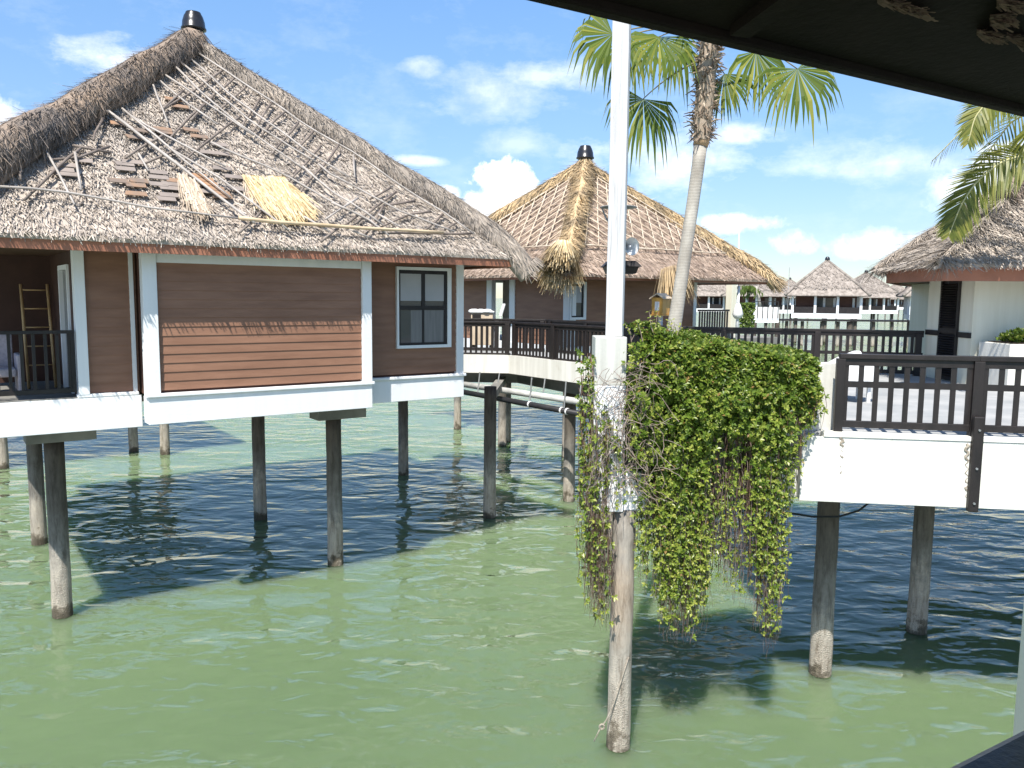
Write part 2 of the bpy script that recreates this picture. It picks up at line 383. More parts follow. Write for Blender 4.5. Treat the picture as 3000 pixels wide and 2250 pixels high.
def ridge_tube(mb, A, B, r, up, dens, ln, w, r2=None, wob=.06, droop=0, seg=26, n=12):
    """rounded straw roll along a hip with shaggy blades"""
    A, B = Vector(A), Vector(B); ax = (B - A).normalized(); side = ax.cross(Z).normalized(); nn = side.cross(ax).normalized()
    pts = []; rad = []
    Ltot = (B - A).length
    for i in range(seg + 1):
        t = i / seg
        P = A.lerp(B, t) + nn * up * (1 - .25 * t) + nn * noise.noise(Vector((t * 6, A.x, 1))) * wob + side * noise.noise(Vector((t * 5, A.x, 9))) * wob
        if droop and t > .86: P = P - Z * droop * ((t - .86) / .14) ** 2
        pts.append(P); rad.append((r + ((r2 or r) - r) * t) * (1 + .12 * noise.noise(Vector((t * 9, A.y, 4)))))
    mb.tube(pts, rad, n)
    for k in range(int(dens * Ltot)):
        u = R_(0, seg - 1e-4); i = int(u); fr = u - i
        P = pts[i].lerp(pts[i + 1], fr); rr = rad[i] * (1 - fr) + rad[i + 1] * fr
        a = R_(-.35, math.pi + .35); o = side * math.cos(a) + nn * math.sin(a)
        tang = o.cross(ax).normalized(); tang = tang if tang.z < 0 else -tang
        dr = (ax * R_(.2, 1.2) + tang * R_(0, .9) + o * R_(.02, .3)).normalized()
        P0 = P + o * rr * .97
        mb.blade(P0, P0 + dr * ln * R_(.5, 1.3), dr.cross(o).normalized(), w * R_(.6, 1.3), w * R_(.2, .8))
def pyramid(mb, corners, apex, thick=.1):
    n = len(corners); c = [Vector(p) for p in corners]
    mb.add(c + [Vector(apex)] + [p - Z * thick for p in c], [(i, (i + 1) % n, n) for i in range(n)] + [((i + 1) % n, i, n + 1 + i, n + 1 + (i + 1) % n) for i in range(n)] + [tuple(range(n + 1, 2 * n + 1))[::-1]])
def tuft(mb, P, dirn, count, r, ln, w, spread, nrm=None):
    dirn = Vector(dirn).normalized()
    a = dirn.cross(Vector((.3, .8, .2))).normalized(); b = dirn.cross(a)
    for k in range(count):
        t = R_(0, 2 * math.pi); q = math.sqrt(random.random())
        o = a * math.cos(t) + b * math.sin(t)
        P0 = P + o * r * q
        dr = (dirn + o * spread * q * R_(.5, 1.3)).normalized()
        mb.blade(P0, P0 + dr * ln * R_(.55, 1.15), dr.cross(o if abs(dr.dot(o)) < .98 else a).normalized(), w * R_(.7, 1.3), w * .4)
def siding(mb, a, b, z0, z1, inward, course=.15, lap=.016):
    """lapped boards between plan points a and b; inward = into the building"""
    a, b, inward = Vector(a), Vector(b), Vector(inward)
    k = max(1, round((z1 - z0) / course)); c = (z1 - z0) / k
    for i in range(k):
        za = z0 + i * c; zb = za + c
        o = lap; pr = [a - inward * o, b - inward * o, b + inward * .04, a + inward * .04]
        pt = [a - inward * .002, b - inward * .002, b + inward * .04, a + inward * .04]
        mb.hexa([Vector((p.x, p.y, za + .004)) for p in pr] + [Vector((p.x, p.y, zb + .004)) for p in pt])
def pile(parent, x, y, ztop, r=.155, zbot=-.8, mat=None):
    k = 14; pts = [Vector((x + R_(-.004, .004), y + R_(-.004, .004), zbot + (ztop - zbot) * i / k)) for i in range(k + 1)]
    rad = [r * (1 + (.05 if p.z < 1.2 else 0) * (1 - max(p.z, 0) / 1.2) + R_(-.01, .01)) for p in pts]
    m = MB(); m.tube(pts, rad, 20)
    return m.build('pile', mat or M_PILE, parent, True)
def pot(parent, c, s=1.0, name='finial'):
    m = MB(); m.lathe(c, [(.20 * s, -.02 * s), (.255 * s, .0), (.255 * s, .03 * s), (.235 * s, .05 * s), (.225 * s, .16 * s), (.19 * s, .27 * s), (.155 * s, .33 * s), (.15 * s, .35 * s), (.11 * s, .352 * s), (.10 * s, .30 * s)], 24)
    return m.build(name, M_POT, parent, True)
def pole(parent, pts, r, mat, name='bamboo_pole', wob=.012, n=7):
    pts = [Vector(p) for p in pts]; out = []
    for a, b in zip(pts[:-1], pts[1:]):
        k = max(2, int((b - a).length / .35))
        out += [a.lerp(b, i / k) for i in range(k)]
    out.append(pts[-1])
    sd = R_(0, 99)
    out = [p + Vector((noise.noise(p * .9 + Vector((sd, 0, 0))), noise.noise(p * .9 + Vector((0, sd, 0))), noise.noise(p * .9 + Vector((0, 0, sd))))) * wob * 2 for p in out]
    rad = [r * (1 + R_(-.08, .08)) * (1 - .25 * i / len(out)) for i in range(len(out))]
    m = MB(); m.tube(out, rad, n); return m.build(name, mat, parent, True)
def railing(parent, A, B, z0, h, step=.17, mid=None, posts=(0, 1), bw=.042, pw=.09, low=.1, names=True, drop=0, nobal=False, tall=0):
    """dark timber railing between two plan points"""
    A = Vector((A[0], A[1], 0)); B = Vector((B[0], B[1], 0)); ax = (B - A).normalized(); L = (B - A).length
    if L < .05: return
    z1 = z0 + h
    MB().bar(A + Z * (z1 - .03), B + Z * (z1 - .03), .11, .06).build('top_rail', M_BLACKWOOD, parent, bevel=.006)
    MB().bar(A + Z * (z1 - .105), B + Z * (z1 - .105), .05, .085).build('top_rail', M_BLACKWOOD, parent)
    MB().bar(A + Z * (z0 + low), B + Z * (z0 + low), .055, .085).build('bottom_rail', M_BLACKWOOD, parent, bevel=.005)
    if mid: MB().bar(A + Z * (z0 + mid), B + Z * (z0 + mid), .036, .075).build('middle_rail', M_BLACKWOOD, parent)
    for t in posts:
        c = A.lerp(B, t); MB().upright(c, pw, z0 - drop, z1 - .062 + tall, ax).build('post', M_BLACKWOOD, parent, bevel=.006)
    k = max(1, round(L / step))
    me = None
    for i in range(k):
        t = (i + .5) / k
        if any(abs(t - q) * L < pw * .6 for q in posts): continue
        c = A.lerp(B, t)
        MB().upright(c, bw, z0 + low + .043, z1 - .148, ax, .03).build('baluster', M_BLACKWOOD, parent)
def window_g(parent, plane, p0, p1, z0, z1, fr=.06, dark=.045, blind=.36, cross=True, mat_f=None, depth=.05):
    """window lying on a grid plane q = plane (facing -q): white frame > dark sash bars, panes, blinds"""
    mf = mat_f or M_WHITE; m = MB()
    m.gbox(p0, p1, plane - depth, plane + .02, z0, z0 + fr); m.gbox(p0, p1, plane - depth, plane + .02, z1 - fr, z1)
    m.gbox(p0, p0 + fr * .7, plane - depth, plane + .02, z0 + fr, z1 - fr); m.gbox(p1 - fr * 1.5, p1, plane - depth, plane + .02, z0 + fr, z1 - fr)
    w = m.build('window', mf, parent)
    a, b, c, e = p0 + fr * .7, p1 - fr * 1.5, z0 + fr, z1 - fr
    s = MB(); q0, q1 = plane - depth * .55, plane + .012
    s.gbox(a, b, q0, q1, c, c + dark * .7); s.gbox(a, b, q0, q1, e - dark, e); s.gbox(a, a + dark * .6, q0, q1, c + dark * .7, e - dark); s.gbox(b - dark, b, q0, q1, c + dark * .7, e - dark)
    if cross:
        zm = (c + e) / 2; pm = (a + b) / 2
        s.gbox(a + dark * .6, b - dark, q0 - .004, q1, zm - dark * .6, zm + dark * .6)
        s.gbox(pm - dark * .55, pm + dark * .55, q0 - .004, q1, zm + dark * .6, e - dark); s.gbox(pm - dark * .3, pm + dark * .3, q0, q1, c + dark * .7, zm - dark * .6)
    s.build('sash', M_BLACKWOOD, w)
    g = MB(); g.gbox(a + .01, b - .01, plane - .012, plane + .004, c + .01, e - .01); g.build('pane', M_GLASS, w)
    if cross:
        MB().gbox((a + b) / 2 - .25 * (b - a), b - dark - .004, plane - .0122, plane - .0118, c + dark * .7 + .004, (c + e) / 2 - dark * .6 - .004).build('curtain', M_CURTAIN, w)
    if blind:
        zb = e - dark - (e - c) * blind; x0, x1 = a + dark * .6 + .004, b - dark - .004
        if cross:
            pm = (a + b) / 2
            for u0, u1 in ((x0, pm - dark * .55 - .004), (pm + dark * .55 + .004, x1)):
                MB().gbox(u0, u1, plane - .016, plane - .0125, zb, e - dark - .004).build('blind', M_BLIND, w)
        else: MB().gbox(x0, x1, plane - .016, plane - .0125, zb, e - dark - .004).build('blind', M_BLIND, w)
    return w

# ------------------------------------------------------------------ the sea
m = MB(); m.box(-3500, 3500, -300, 6500, -14.0, 0.0)
sea = m.build('water', M_WATER); sea['kind'] = 'structure'

# ------------------------------------------------------------------ near bungalow (left)
PA, QA = 4.8, 18.23                      # roof centre on the grid
WA = 5.0
zf = H + .62
cA = G(PA, QA, 0)
A = thing('water_bungalow', 'nearest thatched stilt bungalow, grey weathered roof strewn with broken bamboo poles, brown boarded walls', 'bungalow', (cA.x, cA.y, 0), GROT, 'thatched bungalows of the resort')
apexA = G(PA, QA, H + 5.20)
WT = WA + .02; zeA = H + .83
cornA = [G(PA - WT, QA - WT, zeA), G(PA + WT, QA - WT, zeA), G(PA + WT, QA + WT, zeA), G(PA - WT, QA + WT, zeA)]
m = MB(); pyramid(m, cornA, apexA, .07)
thatch_face(m, apexA, cornA[0], cornA[1], .105, 66, .15, .017, .038, .22)
thatch_face(m, apexA, cornA[1], cornA[2], .3, 10, .3, .03, .05)
eave_fringe(m, cornA[0], cornA[1], -N, 150, .10, .015)
eave_fringe(m, cornA[1], cornA[2], D, 60, .17, .017)
roofA = m.build('roof', M_THATCH, A)
hipA0, hipA1 = apexA.lerp(cornA[0], .955), cornA[1] - N * .08 + D * .06 - Z * .08
m = MB(); ridge_tube(m, apexA - Z * .1, hipA0, .28, .20, 600, .26, .014, .34, .08, 0)
m.build('ridge_cover', M_RIDGE, roofA)
m = MB(); ridge_tube(m, apexA - Z * .1, hipA1, .21, .10, 560, .20, .014, .25, .05, .34)
tuft(m, hipA1 + Z * .05 - Z * .1, (D - N * .5 - Z * 1.3), 320, .22, .24, .016, .4)
m.build('ridge_cover', M_RIDGE2, roofA)
m = MB(); ridge_tube(m, apexA - Z * .1, cornA[2], .26, .14, 40, .3, .03, .3); m.build('ridge_cover', M_RIDGE2, roofA)
m = MB(); tuft(m, apexA + Z * .42, (0, 0, -1), 500, .12, .62, .022, .75); m.build('ridge_cap', M_RIDGE, roofA)
pot(A, apexA + Z * .36, 1.0)
# fascia and soffit
m = MB(); f0, f1 = PA - WA, PA + WA; g0, g1 = QA - WA, QA + WA
m.gbox(f0, f1, g0, g0 + .035, zf, zeA - .06); m.gbox(f1 - .035, f1, g0 + .036, g1, zf, zeA - .06); m.gbox(f0, f0 + .035, g0 + .036, g1, zf, zeA - .06)
m.build('fascia', M_FASCIA, A)
m = MB(); m.gbox(f0 + .04, f1 - .04, g0 + .04, g1 - .04, zf + .05, zf + .075); m.build('soffit', M_SOFFIT, A)
QB, QR = 13.65, 14.18                    # bay front and recessed wall planes
zs = H - 1.62; zb = H - 2.09; zw1 = zf + .05
# boarded walls
def lapp(name, p0, p1, q, z0, z1, mat=M_SIDING):
    m = MB(); siding(m, G(p0, q, 0), G(p1, q, 0), z0, z1, N); return m.build(name, mat, A)
lapp('wall_panel', 2.91, 6.44, QB + .05, zs + .07, H + .50)
m = MB(); m.gbox(2.91, 6.44, QB + .01, QB + .1, H + .50, zw1); m.build('lintel', M_WHITE, A)
lapp('wall_panel', 1.96, 2.70, QR + .03, zs + .03, zw1, M_SIDING)
lapp('wall_panel', 6.64, 8.82, QR + .03, zs + .07, zw1, M_SIDING)
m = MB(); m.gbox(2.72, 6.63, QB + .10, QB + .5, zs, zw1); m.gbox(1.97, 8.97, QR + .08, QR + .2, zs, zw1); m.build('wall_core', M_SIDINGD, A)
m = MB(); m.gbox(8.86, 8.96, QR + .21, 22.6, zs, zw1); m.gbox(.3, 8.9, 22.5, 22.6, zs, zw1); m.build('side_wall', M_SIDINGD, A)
# pillars
for p0, p1, q, dp in ((1.80, 1.955, QR - .06, .22), (2.69, 2.905, QB - .02, .20), (6.445, 6.63, QB - .02, .20), (8.82, 8.99, QR - .02, .20)):
    MB().gbox(p0, p1, q, q + dp, zs + .02, zw1).build('pillar', M_WHITE, A, bevel=.006)
MB().gbox(2.60, 2.66, QR - .02, QR + .06, zs + .03, zw1).build('door_jamb', M_WHITE, A)
# base beams and sill mouldings
m = MB(); m.gbox(2.715, 6.63, QB - .015, QB + .35, zb, zs - .03); m.gbox(6.632, 9.0, QR - .015, QR + .35, zb - .0, zs - .03); m.gbox(.30, 2.713, QR - .05, QR + .35, zb - .09, zs - .03)
m.gbox(8.80, 8.995, QR + .352, 22.6, zb, zs - .03)
m.build('base_beam', M_WHITE, A, bevel=.008)
for p0, p1, q in ((2.68, 6.665, QB), (6.668, 9.04, QR), (1.78, 2.676, QR)):
    MB().gbox(p0, p1, q - .055, q + .12, zs - .028, zs + .03).build('sill', M_WHITE, A, bevel=.012)
m = MB(); m.gbox(.30, 8.79, QR + .36, 22.55, zb + .28, zs - .06); m.build('floor', M_SLAB, A)
window_g(A, QR, 7.42, 8.67, H - 1.03, H + .585, dark=.07)
# shaded balcony at the left end
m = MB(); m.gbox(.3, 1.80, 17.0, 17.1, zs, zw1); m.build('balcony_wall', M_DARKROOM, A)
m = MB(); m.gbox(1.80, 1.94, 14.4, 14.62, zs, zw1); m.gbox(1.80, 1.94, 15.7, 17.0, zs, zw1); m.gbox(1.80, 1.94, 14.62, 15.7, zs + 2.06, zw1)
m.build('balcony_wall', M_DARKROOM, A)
m = MB(); m.gbox(1.765, 1.86, 14.62, 14.70, zs, zs + 2.0); m.gbox(1.765, 1.86, 15.62, 15.70, zs, zs + 2.0); m.gbox(1.765, 1.86, 14.62, 15.70, zs + 2.0, zs + 2.08)
dr = m.build('door', M_WHITE, A)
m = MB(); m.gbox(1.83, 1.85, 14.70, 15.62, zs, zs + 2.0); m.build('pane', M_GLASS, dr)
m = MB(); m.gbox(.30, 1.80, QR - .045, QR + .355, zs - .03, zs - .012); m.build('balcony_floor', M_SLAB, A)
a0, a1 = G(.34, QR + .02, 0), G(1.78, QR + .02, 0)
rA = MB(); rA.bar(a0 + Z * (zs + 1.02), a1 + Z * (zs + 1.02), .1, .05); rA.bar(a0 + Z * (zs + .1), a1 + Z * (zs + .1), .05, .07); rA.upright(a1 - D * .03, .06, zs + .08, zs + 1.0, D)
rl = rA.build('balcony_railing', M_BLACKWOOD, A)
MB().upright(a0, .07, zs - .02, zs + .994, D).build('post', M_BLACKWOOD, rl)
for i in range(9):
    c = a0.lerp(a1, (i + .5) / 9); MB().upright(c, .045, zs + .137, zs + .993, D, .03).build('baluster', M_BLACKWOOD, rl)
# piles with caps
for px_, py_, zt in ((184, 1803, 3.07), (983, 1652, 3.07), (763, 1520, 3.2), (116, 1592, 3.2)):
    P = atz(px_, py_, 0); pile(A, P.x, P.y, zt)
    p, q, _ = pq(P)
    if zt < 3.1: MB().gbox(p - .42, p + .62, q - .24, q + .24, zt + .002, zt + .19).build('pile_cap', M_SLAB, A, bevel=.01)
m = MB(); m.gbox(1.3, 1.6, 15.6, 22.3, zb + .0, zb + .27); m.gbox(6.15, 6.45, 15.1, 22.3, zb + .0, zb + .27); m.build('cross_beam', M_SLAB, A)

# bamboo poles lying on the front roof slope
nA = (cornA[0] - apexA).cross(cornA[1] - apexA).normalized()
if nA.z < 0: nA = -nA
def onroof(x, y, off=.06): return atpl(x, y, apexA + nA * off, nA)
LIGHT = [[(576,153),(874,350),(1025,440),(1148,531),(1293,619),(1387,681)], [(557,171),(765,350),(1022,518)], [(536,184),(722,350),(870,444),(928,477)], [(935,478),(968,509),(1083,574),(1170,621),(1326,677)],
 [(515,201),(700,364),(798,430),(888,491)], [(886,486),(978,567),(1025,596),(1123,661)], [(491,219),(640,325),(742,398)], [(471,236),(641,366)], [(356,315),(450,392),(540,470),(678,576)], [(359,319),(505,407),(658,488)],
 [(617,417),(700,455),(848,524),(1011,603),(1062,628)], [(508,441),(640,520),(759,610),(848,678)], [(895,636),(968,679)], [(1025,668),(1083,695)], [(1109,632),(1174,668)], [(113,412),(199,558),(222,598)], [(225,449),(229,555)],
 [(401,446),(434,495)], [(451,250),(487,356)], [(1051,581),(957,643)], [(1033,448),(1044,520)], [(0,548),(199,568),(431,608),(700,638)], [(968,598),(1080,650),(1140,690)]]
DARK = [[(658,203),(560,272),(468,325)], [(688,230),(597,298)], [(623,280),(564,330),(491,412)], [(477,396),(424,426),(368,472)], [(700,346),(647,389),(564,446),(504,492)], [(534,429),(428,479)], [(726,254),(631,332)], [(766,285),(708,380)],
 [(800,304),(740,392)], [(834,332),(766,397)], [(870,361),(794,453)], [(917,379),(870,446)], [(939,428),(841,538)], [(993,431),(866,578)], [(1145,551),(1080,578)], [(1163,558),(1080,628),(1040,657)], [(1217,589),(1130,600)],
 [(1261,618),(1206,625),(1116,665)], [(1297,628),(1243,672)], [(1340,652),(1297,677)], [(993,668),(935,712)], [(1123,603),(1087,661),(1073,683)], [(1054,632),(1011,657)], [(769,614),(700,683)], [(1384,681),(1250,688),(1109,685)],
 [(235,437),(166,502),(66,588)], [(322,429),(229,462),(156,470)], [(212,426),(332,451)], [(63,472),(56,532)], [(298,346),(278,389),(275,412)], [(537,267),(468,326)], [(596,300),(560,352)]]
for L in LIGHT: pole(A, [onroof(x, y, .15) for x, y in L], .020, M_BAMBOO, wob=.03)
for L in DARK: pole(A, [onroof(x, y, .115) for x, y in L], .024, M_BAMBOOD, wob=.03)
pole(A, [onroof(x, y, .17) for x, y in [(315,325),(520,482),(746,654)]], .030, M_BAMBOO, wob=.015)
pole(A, [onroof(x, y, .2) for x, y in [(700,638),(819,650),(1060,668),(1300,681)]], .036, M_BAMBOOY, wob=.008)
# bare shingles where the straw has blown off
eA = (cornA[1] - cornA[0]).normalized(); dnA = nA.cross(eA); dnA = dnA if dnA.z < 0 else -dnA
def shingle(mb, x, y, w=.30, h=.12):
    P = onroof(x, y, .085) + eA * R_(-.02, .02); a = P - eA * w / 2 - dnA * h / 2; b = P + eA * w / 2 - dnA * h / 2
    mb.slab([a, b, b + dnA * h + nA * .008, a + dnA * h + nA * .008 + eA * R_(-.05, .05)], .012)
SH = [(1060,335),(1240,395),(1190,455),(1440,385),(1440,410),(1680,390),(1770,450),(1530,120),(1600,185),(1220,840),(1210,880),(1050,840),(1215,955),(1740,795),(1800,830),(1850,870),(1900,910),(1950,950),(1980,980),(1560,840)]
SH2 = [(720,660),(580,700),(570,745),(580,780),(1090,690),(1110,735),(1180,675),(1395,765),(1400,810),(1390,870),(1520,870),(1510,905),(1480,965),(1470,1000),(1780,930),(1850,590),(1950,600),(1960,730),(2060,805),(2070,910),(1930,520)]
for lst, mt in ((SH, M_SHINGLE), (SH2, M_SHINGLE2)):
    for x, y in lst:
        m = MB(); shingle(m, x * .3316, 250 + y * .3316); m.build('bare_shingle', mt, A)
def straw_patch(rows, mat, dens, off=.12):
    m = MB()
    for (xa, ya, xb, yb, xc, yc, xd, yd) in rows:
        for k in range(dens):
            s = R_(-.04, 1.04); t = R_(-.06, .6)
            top = Vector((xa + (xb - xa) * s, ya + (yb - ya) * s)); bot = Vector((xc + (xd - xc) * s + random.gauss(0, 12), yc + (yd - yc) * s + random.gauss(0, 9)))
            u = top.lerp(bot, t); v = top.lerp(bot, min(1.05, t + R_(.3, .55)))
            P, Q = onroof(u.x, u.y, off + R_(-.02, .04)), onroof(v.x + R_(-8, 8), v.y, off + R_(-.05, .05))
            m.blade(P, Q, ((Q - P).cross(nA).normalized() + nA * R_(-.4, .4)).normalized(), .020, .012)
    return m.build('straw_patch', mat, A)
straw_patch([(714, 518, 772, 522, 800, 640, 862, 648), (766, 521, 832, 518, 845, 645, 900, 640), (800, 522, 838, 526, 868, 640, 936, 634)], M_STRAW, 420)
straw_patch([(518, 509, 572, 525, 560, 610, 608, 640), (545, 530, 588, 560, 580, 640, 612, 632)], M_STRAW2, 260)
straw_patch([(712, 515, 740, 520, 742, 600, 790, 640)], M_STRAW2, 120, .08)

# things on the shaded balcony
lad = thing('bamboo_ladder', 'bamboo cane ladder leaning on the dark balcony wall of the nearest bungalow', 'ladder', tuple(G(.5, 16.4, zs - .03)), GROT)
LA = [atpl(60, 833, G(0, 16.75, 0), N), atpl(138, 833, G(0, 16.75, 0), N)]
for P in LA:
    b = P.copy(); b.z = zs - .05; b -= N * .55
    MB().tube([b, P], .026, 8).build('side_rail', M_LADDER, lad, True)
for zr in (.35, .68, 1.01, 1.34, 1.67):
    t = zr / (LA[0].z - zs)
    MB().tube([(LA[0] - N * .55).lerp(LA[0], t) * 1.0 + Z * 0 if False else Vector(((LA[0] - N * .55 * (1 - t)).x, (LA[0] - N * .55 * (1 - t)).y, zs + zr)), Vector(((LA[1] - N * .55 * (1 - t)).x, (LA[1] - N * .55 * (1 - t)).y, zs + zr))], .014, 6).build('rung', M_LADDER, lad, True)
ch = thing('armchair', 'pale wicker armchair behind the dark balcony railing of the nearest bungalow', 'chair', tuple(G(.75, 15.6, zs - .012)), GROT)
zc = zs - .05
MB().gbox(.42, 1.06, 15.25, 15.85, zc + .30, zc + .44).build('seat', M_WICKER, ch, bevel=.03)
MB().gbox(.42, 1.06, 15.86, 15.98, zc + .30, zc + .98).build('backrest', M_WICKER, ch, bevel=.03)
for p in (.33, 1.07): MB().gbox(p, p + .085, 15.25, 15.95, zc + .05, zc + .66).build('armrest', M_WICKER, ch, bevel=.02)
for p in (.36, 1.07):
    for q in (15.3, 15.85): MB().gbox(p, p + .06, q, q + .06, zs - .058, zc + .31).build('leg', M_WICKER, ch)

# ------------------------------------------------------------------ second bungalow (golden ridges)
CB = Vector((2.86, 33.0, 0)); PB, QBc, _ = pq(CB); WB = 5.2
B = thing('water_bungalow', 'middle thatched bungalow with golden straw ridges and a neat bamboo lattice on its roof', 'bungalow', (CB.x, CB.y, 0), GROT, 'thatched bungalows of the resort')
apB = G(PB, QBc, H + 5.22); WTB = WB + .07; zeB = H + .80
cB = [G(PB - WTB, QBc - WTB, zeB), G(PB + WTB, QBc - WTB, zeB), G(PB + WTB, QBc + WTB, zeB), G(PB - WTB, QBc + WTB, zeB)]
m = MB(); pyramid(m, cB, apB, .10)
thatch_face(m, apB, cB[0], cB[1], .17, 32, .24, .028, .04, .25); thatch_face(m, apB, cB[3], cB[0], .17, 32, .24, .028, .04, .25)
eave_fringe(m, cB[0], cB[1], -N, 80, .09, .025); eave_fringe(m, cB[3], cB[0], -D, 80, .09, .025)
roofB = m.build('roof', M_THATCHB, B)
def hipline(c, out, k=.25): return c + (c - Vector((CB.x, CB.y, c.z))).normalized() * k
m = MB(); ridge_tube(m, apB - Z * .1, apB.lerp(cB[0], .86), .38, .06, 420, .42, .026, .33, .06, 0)
m.build('ridge_cover', M_GOLD, roofB)
m = MB(); e0 = apB.lerp(cB[0], .86) + Z * .2 + Vector((-.22, 0, 0))
tuft(m, e0, (cB[0] - apB).normalized() - Z * .15, 2800, .36, 1.45, .028, .36); m.build('ridge_tuft', M_STRAW, roofB)
m = MB(); ridge_tube(m, apB - Z * .1, hipline(cB[1], 0, .18), .24, .10, 320, .32, .026, .26, .05, .32)
tuft(m, hipline(cB[1], 0, .1) - Z * .05, (D - N * .9 - Z * 1.2), 160, .3, .5, .03, .4); m.build('ridge_cover', M_GOLD, roofB)
m = MB(); ridge_tube(m, apB - Z * .1, hipline(cB[3], 0, .2), .30, .14, 160, .45, .03, .30, .05, .3); m.build('ridge_cover', M_GOLD, roofB)
m = MB(); tuft(m, apB + Z * .5, (0, 0, -1), 500, .16, .8, .03, .75); m.build('ridge_cap', M_GOLD, roofB)
pot(B, apB + Z * .38, 1.42)
m = MB(); f0, f1, g0, g1 = PB - WB, PB + WB, QBc - WB, QBc + WB
m.gbox(f0, f1, g0, g0 + .035, zf, zeB - .08); m.gbox(f0, f0 + .035, g0 + .036, g1, zf, zeB - .08); m.gbox(f1 - .035, f1, g0 + .036, g1, zf, zeB - .08)
m.build('fascia', M_FASCIA, B)
MB().gbox(f0 + .04, f1 - .04, g0 + .04, g1 - .04, zf + .05, zf + .08).build('soffit', M_SOFFIT, B)
# lattice of bamboo on the two visible slopes
def lattice(T, Ls, Rs, na, nb, fan=.18):
    nn = (Ls - T).cross(Rs - T).normalized(); nn = nn if nn.z > 0 else -nn
    u0, u1 = .06, .80
    l = lambda t: T.lerp(Ls, t) + nn * .12
    r = lambda t: T.lerp(Rs, t) + nn * .12
    inset = .055
    def P(s, t, o=0):   # s across (0 left hip, 1 right hip), t down
        a, b = T.lerp(Ls, t), T.lerp(Rs, t); k = min(.45, inset / max(t, .06)); return a.lerp(b, k + (1 - 2 * k) * s) + nn * (.12 + o)
    # rows parallel to one hip: start on the opposite border, end on the bottom line
    for i in range(na + 1):
        s = i / na
        if s > .97: s = 1.0
        t0 = u0 + (u1 - u0) * s
        q = s + fan * s * (1 - s)
        pole(B, [P(1, t0), P(q, u1)] if s < 1 else [P(0, u0), P(0, u1)], .026, M_BAMBOOB, wob=.012, n=5)
    for i in range(nb):
        s = i / nb; t0 = u0 + (u1 - u0) * s
        q = 1 - s
        pole(B, [P(0, t0, .03), P(q, u1, .03)], .024, M_BAMBOOB, wob=.012, n=5)
    pole(B, [P(0, u1, .03), P(1, u1, .03)], .03, M_BAMBOOB, wob=.012, n=5)
lattice(apB, cB[0], cB[1], 14, 12)
lattice(apB, cB[3], cB[0], 12, 12)
# walls: right-hand facade (plane q) and left-hand facade (plane p)
qF = QBc - 4.3; pL = PB - 4.3
def pon(x, y, q): return pq(atpl(x, y, N * q, N))[0]
def qon(x, y, p): return pq(atpl(x, y, D * p, D))[1]
pE = pon(2036, 900, qF)                     # end of the boarded wall
m = MB(); siding(m, G(pL + .2, qF, 0), G(pE - .1, qF, 0), zs, zw1, N); m.build('wall_panel', M_SIDING, B)
m = MB(); siding(m, G(pL, qF + .25, 0), G(pL, qon(1509, 900, pL), 0), zs, zw1, D); m.build('wall_panel', M_SIDING, B)
m = MB(); siding(m, G(pL, qon(1428, 900, pL), 0), G(pL, QBc + 4.2, 0), zs, zw1, D); m.build('wall_panel', M_SIDING, B)
m = MB(); m.gbox(pL + .06, pE - .1, qF + .06, qF + .16, zs, zw1); m.gbox(pE - .16, pE - .05, qF + .16, QBc + 4.2, zs, zw1); m.build('side_wall', M_SIDINGD, B)
MB().gbox(pL - .03, pL + .28, qF - .03, qF + .28, zs - .1, zw1).build('pillar', M_WHITE, B)
MB().gbox(pE - .12, pE + .04, qF - .04, qF + .16, zs - .1, zw1).build('pillar', M_WHITE, B)
for xx in (1502, 1435):
    q = qon(xx, 900, pL); MB().gbox(pL - .04, pL + .16, q - .17, q + .17, zs - .1, zw1).build('pillar', M_WHITE, B)
qa, qb = qon(1493, 900, pL), qon(1444, 900, pL)
m = MB(); m.gbox(pL + 1.3, pL + 1.4, qa - .1, qb + 1.2, zs, zw1); m.build('porch_wall', M_PALE, B)
m = MB(); m.gbox(pL + 1.24, pL + 1.295, qa + .4, qb + .55, zs, zs + 1.35); m.build('door', M_EAVE, B)
window_g(B, qF - .01, pon(1668, 880, qF), pon(1715, 880, qF), H - .72, H + .56, .08, .07, .5, False)
pP = pon(2141, 900, qF + 2.0)
MB().gbox(pP - .16, pP + .16, qF + 1.84, qF + 2.16, zs - .1, zw1).build('porch_post', M_PALE, B)
m = MB(); m.gbox(pL - .1, PB + 4.6, qF - .1, QBc + 4.3, zs - .62, zs - .02); m.build('base_beam', M_WHITE, B)
m = MB(); m.gbox(PB + 4.602, PB + 9.0, qF + 1.2, QBc + 2.0, zs - .3, zs - .02); m.build('porch_deck', M_SLAB, B)
for i in range(4):
    for j in range(3):
        if j and i: continue
        pile(B, G(pL + .4 + i * 2.8, qF + .5 + j * 3.6, 0).x, G(pL + .4 + i * 2.8, qF + .5 + j * 3.6, 0).y, zs - .62)
rB = MB(); a0 = atY(2045, 955, 29.5); a1 = atY(2133, 957, 30.5); a0.z = a1.z = 0
rB.bar(a0 + Z * (zs + 1.22), a1 + Z * (zs + 1.22), .1, .07); rB.bar(a0 + Z * (zs + .15), a1 + Z * (zs + .15), .06, .07)
rl = rB.build('porch_railing', M_BLACKWOOD, B)
for i in range(12):
    c = a0.lerp(a1, (i + .5) / 12); MB().upright(c, .075, zs + .187, zs + 1.18, (a1 - a0), .03).build('baluster', M_BLACKWOOD, rl)
m = MB(); P = atY(1970, 792, 27.6); tuft(m, G(*pq(P)[:2], 0) + Z * P.z, (.12, -.35, -1), 260, .5, 1.2, .03, .35); m.build('straw_patch', M_GOLD, B)

